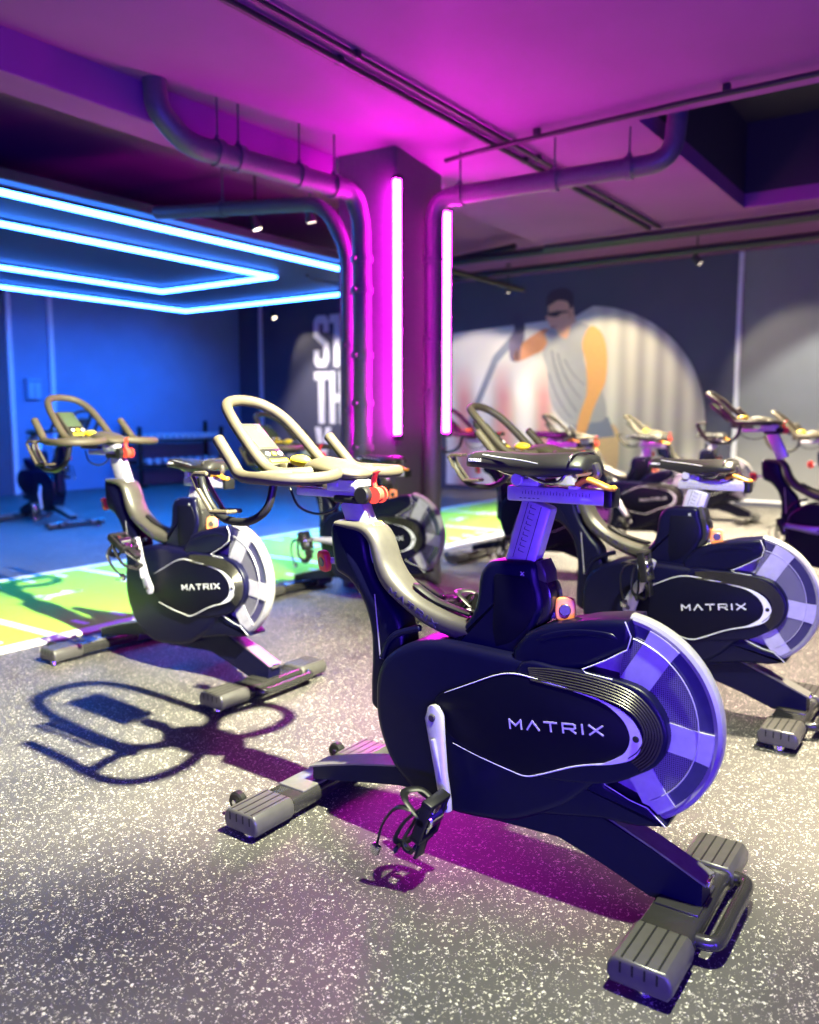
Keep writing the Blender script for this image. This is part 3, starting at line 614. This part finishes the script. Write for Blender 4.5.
    lo_f = [(.45, .30), (.30, .33), (.185, .336), (.182, .325), (.12, .308), (.080, .300), (.036, .268), (.036, .262), (.10, .245), (.194, .238), (.30, .215), (.42, .19)]
    m = new(); prism(m, lo_f, -.035, .074, .012, 3); P('lower_fender', m, M['body'])
    m = new(); tube(m, [(.20, .0815, .345), (.182, .0815, .332), (.12, .0805, .309), (.080, .079, .301), (.037, .077, .266)], .0014, 6); P('fender_edge', m, M['line'])
    # flywheel and its guard
    cx, cz, ro = .180, .492, .258
    def ann(bm, r0, r1, v0, v1, a0, a1, n, mi=0):
        V = []
        for k in range(n+1):
            a_ = a0+(a1-a0)*k/n; c, s = math.cos(a_), math.sin(a_)
            V.append([bm.verts.new((cx+c*r, v, cz+s*r)) for r, v in ((r0, v0), (r1, v0), (r1, v1), (r0, v1))])
        for p, q in zip(V, V[1:]):
            for j in range(4): bm.faces.new((p[j], p[(j+1) % 4], q[(j+1) % 4], q[j])).material_index = mi
        bm.faces.new(V[0]).material_index = mi; bm.faces.new(V[-1]).material_index = mi
    m = new(); cyl(m, (cx, -.014, cz), (cx, .030, cz), .222, seg=56, bev=.006); P('flywheel', m, M['alu'])
    A0, A1 = R(99), R(240)
    m = new()
    prof = [(.238, .058), (.247, .061), (.255, .056), (.258, .048), (.258, .030), (.255, .020), (.247, .014), (.238, .016), (.246, .026), (.246, .050)]
    rings = []
    for k in range(41):
        a_ = A0+(A1-A0)*k/40; rings.append([(cx+math.cos(a_)*r, v, cz+math.sin(a_)*r) for r, v in prof])
    loft(m, rings); P('rim_guard', m, M['rim'])
    for s in (1,):
        m = new(); ann(m, .10, .205, s*.054, s*.060, A0, A1, 40); P('perforated_guard', m, M['perf'])
        m = new(); ann(m, .204, .240, s*.050, s*.057, A0, A1, 40); P('tinted_guard', m, M['tint'])
        m = new()
        for c_, hw in ((121, 9.5), (187, 9.0), (237, 8.5)):
            # flared spokes: wider at the hub side
            V = []
            for k in range(9):
                f = k/8; r = .10+(.240-.10)*f; w_ = R(hw)*(1.0+1.1*(1-f)**2)
                V.append([(cx+math.cos(R(c_)+w_*j)*r, s*.0635, cz+math.sin(R(c_)+w_*j)*r) for j in (-1, -.5, 0, .5, 1)])
            vv = [[m.verts.new(p) for p in row] for row in V]
            for a_, b_ in zip(vv, vv[1:]):
                for j in range(4): m.faces.new((a_[j], a_[j+1], b_[j+1], b_[j]))
        g = bmesh.ops.extrude_face_region(m, geom=m.faces[:]); 
        for v in [x for x in g['geom'] if isinstance(x, bmesh.types.BMVert)]: v.co.y -= s*.006
        P('guard_spokes', m, M['alu'])
        m = new(); tube(m, [(cx+math.cos(A0+(A1-A0)*k/40)*.206, s*.0645, cz+math.sin(A0+(A1-A0)*k/40)*.206) for k in range(41)], .0015, 6); P('guard_ring', m, M['alu'])
    # seat tower
    tw = [(.64, .60), (.60, .655), (.575, .69), (.563, .73), (.558, .782), (.548, .808), (.522, .832), (.46, .84), (.400, .838), (.388, .80), (.376, .76), (.374, .72), (.388, .69), (.40, .64), (.40, .58), (.62, .58)]
    m = new(); prism(m, resample(tw, 4), -.046, .046, .016, 3); P('seat_tower', m, M['body'])
    m = new(); prism(m, [(.508, .795), (.502, .802), (.412, .802), (.392, .76), (.389, .725), (.398, .70), (.420, .665), (.455, .63), (.500, .61), (.510, .65)], .0455, .0485, .0015, 2); P('tower_panel', m, M['panel'])
    m = new(); stroke_text(m, 'X', (.432, .0465, .806), Vector((-1, 0, 0)), Vector((0, 0, 1)), .008, .008, .001, .002, (0, 1, 0), .001); P('tower_mark', m, M['line'])
    m = new(); prism(m, [(.385, .845), (.40, .842), (.40, .792), (.366, .790), (.369, .815)], -.034, .034, .006, 2); P('adjuster_top', m, M['frame'])
    m = new(); prism(m, resample([(.40, .790), (.364, .788), (.352, .755), (.354, .72), (.37, .690), (.40, .68)], 3), -.036, .036, .008, 2); P('adjuster_block', m, M['footbar'])
    def knob(u, z, ax, c, c2, s=.033):
        k = empty_part('knob', (u, 0, z)); ax = Vector(ax).normalized(); q = Vector((0, 1, 0)).rotation_difference(ax).to_matrix()
        m = new(); prism(m, resample([(s*.78*math.copysign(abs(math.cos(R(a_)))**.62, math.cos(R(a_))), s*math.copysign(abs(math.sin(R(a_)))**.62, math.sin(R(a_)))) for a_ in range(0, 360, 30)], 3), -.010, .012, .006, 3)
        for v in m.verts: v.co = q @ v.co + Vector((u, 0, z))
        o1 = P('knob_grip', m, c)
        m = new(); cyl(m, (0, .010, 0), (0, .0145, 0), s*.46, seg=18, bev=.002)
        for v in m.verts: v.co = q @ v.co + Vector((u, 0, z))
        link('knob_center', m, M['frame'], o1)
        return o1
    def empty_part(n, l): return None
    k1 = knob(.330, .722, (-.35, .93, .1), M['orange'], None)
    m = new(); cyl(m, (.335, 0, .715), (.378, 0, .700), .011, seg=12); P('knob_stem', m, M['alu'])
    k2 = knob(1.122, .768, (.30, .92, -.15), M['red'], None)
    m = new(); cyl(m, (1.118, -.01, .768), (1.05, 0, .775), .010, seg=12); P('knob_stem', m, M['alu'])
    # seat post
    axs = Vector((-.042, 0, .145)).normalized(); side = Vector((axs.z, 0, -axs.x))
    m = new(); box(m, -.043, .043, -.024, .024, -.16, .155, .010, 2)
    for v in m.verts: v.co = Vector((.447, 0, .84)) + side*v.co.x + Vector((0, v.co.y, 0)) + axs*v.co.z
    sp_ = P('seat_post', m, M['alu']); SD.append(sp_)
    m = new()
    for k in range(9):
        box(m, -.004, .012, .0240, .0250, .022+k*.0145, .0235+k*.0145); box(m, .0105, .012, .0240, .0250, .022+k*.0145, .030+k*.0145)
    for s_ in (-.0165, .021): box(m, s_-.0008, s_+.0008, .0240, .0247, .0, .15)
    for v in m.verts: v.co = Vector((.447, 0, .84)) + side*v.co.x + Vector((0, v.co.y, 0)) + axs*v.co.z
    link('scale_marks', m, M['ink'], sp_)
    # saddle slider
    m = new(); box(m, .226, .487, -.026, .026, .991, 1.030, .006); sl = P('saddle_slider', m, M['alu']); SD.append(sl)
    m = new()
    for k in range(22): box(m, .262+k*.0085, .2632+k*.0085, .026, .0268, 1.010, 1.017 if k % 2 else 1.020)
    for k in range(5): box(m, .395+k*.012, .401+k*.012, .026, .0268, .999, 1.001)
    link('scale_marks', m, M['ink'], sl)
    m = new(); box(m, .205, .228, -.028, .028, .986, 1.034, .006); link('end_cap', m, M['dark'], sl)
    m = new(); box(m, .292, .318, -.020, .028, 1.028, 1.036, .003); link('slider_pointer', m, M['white'], sl)
    m = new(); box(m, .40, .47, -.022, .022, 1.028, 1.050, .006); cyl(m, (.455, -.034, 1.046), (.455, .036, 1.046), .016, seg=18, bev=.002); cyl(m, (.415, -.03, 1.05), (.415, .03, 1.05), .010, seg=14); SD.append(P('saddle_clamp', m, M['alu']))
    m = new()
    tube(m, catmull([(.30, .018, 1.037), (.275, .020, 1.052), (.245, .021, 1.045), (.215, .021, 1.034), (.200, .020, 1.036)], 5), [.006]+[.013]*14+[.012, .012, .012, .012, .012, .008], 10, flat=.6); SD.append(P('saddle_lever', m, M['amber']))
    m = new()
    for yy in (-.02, .02): tube(m, catmull([(.53, yy*.6, 1.072), (.47, yy, 1.056), (.36, yy, 1.056), (.30, yy*1.4, 1.075)], 5), .0038, 8)
    tube(m, catmull([(.325, .03, 1.064), (.34, .035, 1.045), (.38, .034, 1.043), (.42, .03, 1.055)], 4), .0045, 8)
    SD.append(P('saddle_rail', m, M['chrome']))
    m = new(); tube(m, catmull([(.262, .0, 1.088), (.255, 0, 1.066), (.272, 0, 1.050), (.300, 0, 1.046)], 4), .012, 10); SD.append(P('rear_bracket', m, M['frame']))
    # saddle
    st = [(.262, .060, 1.100, .024), (.270, .074, 1.110, .038), (.30, .080, 1.116, .050), (.34, .079, 1.117, .056), (.38, .070, 1.115, .058), (.42, .054, 1.113, .057), (.46, .040, 1.114, .053), (.51, .031, 1.115, .047), (.56, .025, 1.115, .041), (.595, .020, 1.111, .035), (.613, .014, 1.104, .025), (.619, .006, 1.096, .012)]
    rings = []
    for u, w_, zt, hh in st:
        ring = []
        for k in range(20):
            a_ = 2*math.pi*k/20; c, s_ = math.cos(a_), math.sin(a_)
            y = w_*math.copysign(abs(c)**.85, c); z = zt - hh*.5 + hh*.5*math.copysign(abs(s_)**.8, s_)
            if s_ > 0.6: z -= .004*(1-min(1, abs(c)/.35)**2) if u < .56 else 0
            ring.append((u, y, z - (.010 if abs(c) > .8 else 0)))
        rings.append(ring)
    m = new(); loft(m, rings); sad = P('saddle', m, M['saddle'], smooth=60); SD.append(sad)
    m = new(); tube(m, catmull([(.56, .0215, 1.106), (.50, .0325, 1.100), (.44, .048, 1.096), (.38, .070, 1.090)], 5), .0012, 6); link('piping', m, M['line'], sad)
    m = new(); stroke_text(m, 'CIONLLI', (.603, .0185, 1.088), Vector((-.99, .13, 0)), (0, 0, 1), .006, .0045, .0022, .0014, (.13, .99, 0), .0022); link('saddle_lettering', m, M['white'], sad)
    m = new(); tube(m, catmull([(.292, -.070, 1.110), (.29, -.04, 1.1165), (.289, 0, 1.1165), (.29, .04, 1.1165), (.292, .070, 1.110), (.293, .079, 1.098)], 4), .003, 6); link('tail_band', m, M['frame'], sad)
    # handlebar post, slider, clamp
    axh = Vector((.022, 0, .05)).normalized(); sd = Vector((axh.z, 0, -axh.x))
    m = new(); box(m, -.040, .040, -.024, .024, -.14, .065, .008, 2)
    for v in m.verts: v.co = Vector((.98, 0, .905)) + sd*v.co.x + Vector((0, v.co.y, 0)) + axh*v.co.z
    hp = P('handlebar_post', m, M['alu']); H_.append(hp)
    m = new(); box(m, .93, 1.215, -.022, .022, .966, .990, .005); H_.append(P('handlebar_slider', m, M['alu']))
    m = new(); box(m, .965, 1.085, -.032, .032, .986, 1.022, .006); box(m, .975, 1.00, -.036, .036, .998, 1.012, .002); box(m, 1.04, 1.07, -.036, .036, .998, 1.012, .002); H_.append(P('handlebar_clamp', m, M['alu']))
    m = new(); cyl(m, (.950, -.036, .980), (.950, .040, .980), .026, seg=24, bev=.004); box(m, .95, 1.06, -.032, .032, .953, .975, .006); H_.append(P('clamp_barrel', m, M['dark']))
    m = new(); cyl(m, (.922, -.010, .980), (.922, .010, .980), .022, seg=20, bev=.002); tube(m, [(.925, 0, .99), (.930, .004, 1.02), (.918, .008, 1.046), (.905, .010, 1.052)], [.009, .009, .011, .007], 10, flat=.7)
    for k in (-1, 1): cyl(m, (.920, k*.017-.003, .980), (.920, k*.017+.003, .980), .0245, seg=20)
    H_.append(P('clamp_lever', m, M['red']))
    # handlebar
    rr = .0175
    m = new()
    for s in (1, -1):
        arm = catmull([(1.05, s*.02, 1.044), (1.010, s*.075, 1.040), (.992, s*.135, 1.036), (.997, s*.195, 1.035), (1.02, s*.240, 1.035), (1.065, s*.264, 1.034), (1.125, s*.268, 1.035), (1.185, s*.262, 1.036), (1.218, s*.256, 1.046), (1.242, s*.252, 1.070), (1.310, s*.245, 1.140)], 6)
        tube(m, arm, rr, 14)
        tube(m, catmull([(1.10, s*.02, 1.044), (1.14, s*.08, 1.038), (1.165, s*.14, 1.036), (1.16, s*.20, 1.035), (1.14, s*.268, 1.035)], 5), rr*.95, 14)
    ae = catmull([(1.10, .035, 1.045), (1.13, .085, 1.040), (1.185, .125, 1.040), (1.24, .132, 1.062), (1.32, .128, 1.136), (1.39, .115, 1.200), (1.445, .082, 1.240), (1.465, .030, 1.254), (1.465, -.030, 1.254), (1.445, -.082, 1.240), (1.39, -.115, 1.200), (1.32, -.128, 1.136), (1.24, -.132, 1.062), (1.185, -.125, 1.040), (1.13, -.085, 1.040), (1.10, -.035, 1.045)], 6)
    tube(m, ae, rr, 14)
    bar = P('handlebar', m, M['grip'], smooth=60); H_.append(bar)
    rings = []
    for u, w_, zc, hh in ((.965, .03, 1.036, .006), (.975, .05, 1.038, .014), (1.01, .068, 1.042, .022), (1.06, .075, 1.050, .030), (1.11, .070, 1.054, .032), (1.15, .056, 1.052, .026), (1.18, .03, 1.046, .014), (1.187, .01, 1.044, .004)):
        rings.append([(u, w_*math.cos(2*math.pi*k/18), zc+hh*math.sin(2*math.pi*k/18)) for k in range(18)])
    m = new(); loft(m, rings); link('center_pad', m, M['grip'], bar, smooth=70)
    # console
    m = new(); box(m, -.11, .082, -.050, .050, -.013, .013, .006)
    Q = Matrix.Rotation(R(-41.5), 3, 'Y')
    def place(bm):
        for v in bm.verts: v.co = Q @ v.co + Vector((1.385, 0, 1.120))
    place(m); con = P('console', m, M['frame']); H_.append(con)
    m = new(); box(m, -.035, .070, -.041, .041, .0125, .0140, .002); place(m); link('screen', m, M['screen'], con)
    m = new(); box(m, -.096, -.042, -.044, .044, .0125, .0145, .002); place(m); link('keypad', m, M['dark'], con)
    m = new(); box(m, -.104, -.088, -.040, .040, .0140, .0170, .003); place(m); link('start_key', m, M['yellow'], con)
    for yy in (-.028, 0, .028):
        m = new(); cyl(m, (-.065, yy, .014), (-.065, yy, .018), .009, seg=12, bev=.001); place(m); link('button', m, M['yellow'] if yy == 0 else M['white'], con)
    m = new(); box(m, 1.255, 1.290, -.02, .02, 1.0, 1.062, .006); box(m, 1.14, 1.285, -.018, .018, .994, 1.012, .004); H_.append(P('console_mount', m, M['grip']))
    m = new(); rings = []
    for k in range(9):
        a_ = -math.pi/2+math.pi*k/8; rings.append([(1.215+.040*math.sin(a_), .024*math.cos(2*math.pi*j/14)*max(.02, math.cos(a_)), 1.070+.018*math.sin(2*math.pi*j/14)*max(.02, math.cos(a_))) for j in range(14)])
    loft(m, rings); cyl(m, (1.215, 0, 1.0), (1.215, 0, 1.065), .008, seg=10); H_.append(P('brake_knob', m, M['yellow'], smooth=60))
    # bottle cage hanging ahead of the left hand side
    m = new()
    for yy in (.125, .175):
        tube(m, [(1.505, yy, 1.02), (1.492, yy, 1.03), (1.44, yy, 1.030)], .007, 8)
        tube(m, [(1.505, yy, 1.02), (1.485, yy, .985), (1.425, yy, .915), (1.35, yy, .918)], .0075, 8)
    for p in ((1.492, 1.03), (1.425, .915), (1.35, .918)): tube(m, [(p[0], .125, p[1]), (p[0], .175, p[1])], .006, 8)
    cage = P('bottle_cage', m, M['grip']); H_.append(cage)
    m = new(); tube(m, catmull([(1.20, .13, 1.02), (1.215, .14, .945), (1.255, .15, .905), (1.32, .15, .888), (1.40, .15, .895), (1.450, .15, .930), (1.485, .15, .98), (1.495, .15, 1.015)], 5), .0125, 12); H_.append(P('cage_arm', m, M['dark']))
    m = new(); tube(m, catmull([(1.24, .02, .985), (1.20, .03, .935), (1.13, .03, .915), (1.06, .03, .93), (1.04, .02, .965)], 5), .004, 8); H_.append(P('cable', m, M['dark']))
    # floor beams
    m = new(); loft(m, [[(x, y*.034, zb if k < 2 else zt) for k, (y) in enumerate((-1, 1, 1, -1))] for x, zb, zt in ((.70, .155, .225), (.82, .145, .205), (.98, .115, .170), (1.08, .095, .143), (1.15, .080, .122))]); P('front_beam', m, M['body'])
    m = new(); loft(m, [[(x, y*.046, z_ + (0 if k < 2 else .005)) for k, y in enumerate((-1, 1, 1, -1))] for x, z_ in ((.78, .213), (.82, .206), (.98, .171), (1.08, .144), (1.155, .121))]); P('beam_plate', m, M['plate'])
    m = new(); loft(m, [[(x, y*.036, zb if k < 2 else zt) for k, (y) in enumerate((-1, 1, 1, -1))] for x, zb, zt in ((.62, .125, .22), (.45, .135, .25), (.32, .140, .26), (.20, .105, .222), (.08, .062, .180), (-.040, .070, .128))]); P('rear_beam', m, M['body'])
    m = new(); loft(m, [[(x, y*w_, z_ + (0 if k < 2 else .006)) for k, y in enumerate((-1, 1, 1, -1))] for x, z_, w_ in ((.26, .241, .020), (.20, .2225, .028), (.14, .2020, .032), (.08, .1805, .034), (-.048, .126, .035))]); P('beam_plate', m, M['plate'])
    m = new(); box(m, -.053, -.044, -.022, .022, .118, .134, .002); P('plate_end', m, M['chrome'])
    for uc, hw, nm in ((.006, .064, 'rear_stabilizer'), (1.172, .060, 'front_stabilizer')):
        prof = [(uc-hw, .040), (uc-hw*.90, .024), (uc+hw*.90, .024), (uc+hw, .040), (uc+hw, .056), (uc+hw*.92, .067), (uc+hw*.80, .072), (uc-hw*.80, .072), (uc-hw*.92, .067), (uc-hw, .056)]
        m = new(); prism(m, prof, -.24, .24, .004, 2); stb = P(nm, m, M['footbar'])
        m = new(); box(m, uc-.050, uc+.052, *((-.11, .11) if uc > .5 else (-.075, .075)), .070, .077, .003); link('mount_plate', m, M['plate'] if uc > .5 else M['footbar'], stb)
        for s in (1, -1):
            prof2 = [(uc-hw-.006, .036), (uc-hw*.94, .020), (uc+hw*.94, .020), (uc+hw+.006, .036), (uc+hw+.006, .058), (uc+hw*.98, .072), (uc+hw*.84, .080), (uc-hw*.84, .080), (uc-hw*.98, .072), (uc-hw-.006, .058)]
            m = new(); prism(m, prof2, *((.165, .325) if s > 0 else (-.325, -.165)), .008, 3); ec = link('end_cap', m, M['foot'], stb)
            m = new()
            for k in range(-2, 2):
                u_ = uc + (k+.5)*.026; box(m, u_-.0022, u_+.0022, *((.170, .318) if s > 0 else (-.318, -.170)), .0785, .0808)
                box(m, u_-.0022, u_+.0022, *((.3235, .3258) if s > 0 else (-.3258, -.3235)), .050, .074)
            link('grooves', m, M['dark'] if True else None, ec)
            m = new(); cyl(m, (uc, s*.285, .0), (uc, s*.285, .022), .022, .018, 16); link('leveling_foot', m, M['dark'] if s < 0 else M['chrome'], stb)
    for s in (1, -1):
        m = new(); cyl(m, (1.275, s*.232-.014, .052), (1.275, s*.232+.014, .052), .030, seg=24, bev=.005); wv = P('transport_wheel', m, M['dark'])
        m = new(); cyl(m, (1.275, s*.232-.019, .052), (1.275, s*.232+.019, .052), .010, seg=14, bev=.002); link('axle', m, M['chrome'], wv)
        m = new(); box(m, 1.21, 1.275, s*.232-.020, s*.232-.015, .044, .058); link('wheel_bracket', m, M['footbar'], wv)
    m = new(); tube(m, [(v.x, v.y, v.z) for v in catmull([(-.055, -.185, .05), (-.085, -.182, .05), (-.097, -.15, .05), (-.097, -.03, .05), (-.097, .09, .05), (-.085, .12, .05), (-.055, .125, .05)], 5)], .017, 12); P('lift_handle', m, M['footbar'])
    # cranks (origins at the crank axle) and pedals (origins at the spindle)
    cr = []
    for s in (1, -1):
        m = new()
        pts = [(0, s*.112, .012), (0, s*.116, 0), (-.002, s*.130, -.065), (-.001, s*.140, -.14), (0, s*.146, -.212), (0, s*.148, -.240)]
        rings = []
        for (x, y, z), w_ in zip(pts, (.025, .0315, .0255, .0195, .0180, .013)):
            rings.append([(x+w_*math.cos(2*math.pi*k/14), y+.012*math.sin(2*math.pi*k/14), z) for k in range(14)])
        # rounded head
        head = [[(x+.001*0+w2*math.cos(2*math.pi*k/14), s*.112+.010*math.sin(2*math.pi*k/14), zz) for k in range(14)] for zz, w2 in ((.031, .008), (.026, .018))]
        loft(m, head+rings)
        for v in m.verts: v.co.x += .645; v.co.z += .412
        ca = link('crank_arm', m, M['alu'], t, smooth=60, origin=(.645, 0, .412)); cr.append((ca, s))
        m = new(); cyl(m, (0, s*.09, 0), (0, s*.133, 0), .010, seg=18, bev=.002); link('axle_cap', m, M['frame'], ca)
        m = new(); box(m, -.007, .004, *sorted((s*.140, s*.1535)), -.205, -.05, .003); link('crank_inlay', m, M['alu'], ca)
    pd = []
    for s in (1, -1):
        y0 = .155
        m = new(); cyl(m, (0, s*.14, 0), (0, s*.25, 0), .008, seg=12)
        box(m, -.045, .045, *sorted((s*.165, s*.178)), -.012, .012, .003); box(m, -.045, .045, *sorted((s*.238, s*.250)), -.012, .012, .003)
        box(m, .036, .050, *sorted((s*.165, s*.250)), -.013, .013, .004); box(m, -.050, -.036, *sorted((s*.165, s*.250)), -.013, .013, .004)
        for v in m.verts: v.co += Vector((.645, 0, .2))
        pe = link('pedal', m, M['dark'], t, origin=(.645, 0, .2))
        m = new(); cyl(m, (0, s*.18, 0), (0, s*.235, 0), .020, seg=16, bev=.004); box(m, -.034, .034, *sorted((s*.192, s*.222)), -.010, .016, .003); box(m, -.02, .02, *sorted((s*.186, s*.228)), .008, .020, .004); link('cleat_clip', m, M['chrome'], pe)
        m = new()
        for yy in (.172, .243): tube(m, catmull([(-.03, s*yy, .01), (.02, s*yy, .035), (.075, s*(yy*.95+.01), .046), (.100, s*.207, .040), (.104, s*.207, .015), (.06, s*yy, -.004)], 4), .0075, 8, flat=.5)
        tube(m, catmull([(.098, s*.175, .036), (.106, s*.207, .044), (.098, s*.240, .036)], 4), .010, 8, flat=.5)
        box(m, .04, .10, *sorted((s*.190, s*.226)), -.008, -.001, .002)
        link('toe_cage', m, M['dark'], pe)
        m = new(); tube(m, catmull([(-.01, s*.168, .01), (-.02, s*.172, .050), (-.015, s*.207, .072), (-.02, s*.243, .050), (-.01, s*.248, .01)], 5), .009, 8, flat=.3)
        tube(m, catmull([(-.015, s*.25, .03), (-.004, s*.260, .058), (.045, s*.264, .074), (.105, s*.266, .070)], 4), .009, 8, flat=.3)
        st_ = link('strap', m, M['dark'], pe)
        m = new(); box(m, .100, .122, *sorted((s*.258, s*.274)), .060, .080, .003); link('buckle', m, M['chrome'], st_)
        pd.append((pe, s))
    for o, s in pd: o.scale = (1.22, 1.08, 1.22)
    for o in H_: o['_g'] = 'h'
    for o in SD: o['_g'] = 's'
    for o, s in cr: o['_g'] = 'c+' if s > 0 else 'c-'
    for o, s in pd: o['_g'] = 'p+' if s > 0 else 'p-'
    return t
bike0 = make_bike()
BYAW = R(180-34.88)
bikes = [  # x, y, yaw, handlebar rise, saddle rise, crank angle, pedal tilt, label
    (0.662, 1.861, None, 0.0, 0.0, -15, 70, 'nearest spin bike in the foreground, facing left, with cream-lit handlebar over a logo cover'),
    (-0.624, 3.559, None, 0.05, -.10, 172, 150, 'spin bike at the left with grey-lit flywheel guard, front foot touching the white turf edge'),
    (1.517, 3.157, None, 0.0, -.08, 207, 100, 'spin bike directly behind the nearest one, its flywheel cut by the right edge'),
    (0.168, 5.023, None, -.03, -.15, 90, 110, 'spin bike in front of the column, seen behind the nearest bike handlebar post'),
    (1.496, 6.369, None, 0.03, -.02, 20, 80, 'spin bike just right of the column, mostly hidden behind the nearest saddle post'),
    (2.57, 7.591, None, -.03, -.07, -38, 80, 'purple-lit spin bike below the muralled wall, right of the nearest saddle'),
    (3.88, 9.509, None, -.03, -.09, 30, 80, 'farthest and smallest spin bike, standing by the pale vertical wall strip'),
    (3.47, 5.52, None, 0.13, -.05, 97, 110, 'spin bike at the right with raised handlebar before the grey wall'),
    (4.65, 7.10, None, 0.0, -.05, 60, 80, 'spin bike at the right edge behind the one with raised handlebar'),
    (-4.60, 9.88, math.atan2(-.9, 1.09), 0.02, -.05, -160, 80, 'blue-lit spin bike far left beyond the turf, by the wall strips'),
]
copies = [bike0] + [copy_tree(bike0) for _ in bikes[1:]]
for o, (x, y, yw, dh, ds, ca, pt, lb) in zip(copies, bikes):
    o.location = (x, y, 0); o.rotation_euler = (0, 0, BYAW if yw is None else yw)
    tag(o, lb, 'exercise bike', 'spin bikes set out in rows on the gym floor')
    for ch in o.children:
        g = ch.get('_g')
        if g == 'h': ch.location.z += dh
        elif g == 's': ch.location.z += ds
        elif g in ('c+', 'c-'):
            a_ = R(ca + (0 if g == 'c+' else 180)); ch.rotation_euler = (0, -a_, 0)
        elif g in ('p+', 'p-'):
            a_ = R(ca + (0 if g == 'p+' else 180)); d = Vector((math.sin(a_), 0, -math.cos(a_)))*.225
            ch.location = Vector((.645, 0, .412)) + d; ch.rotation_euler = (0, R(pt), 0)
for o in S.objects:
    if '_g' in o: del o['_g']
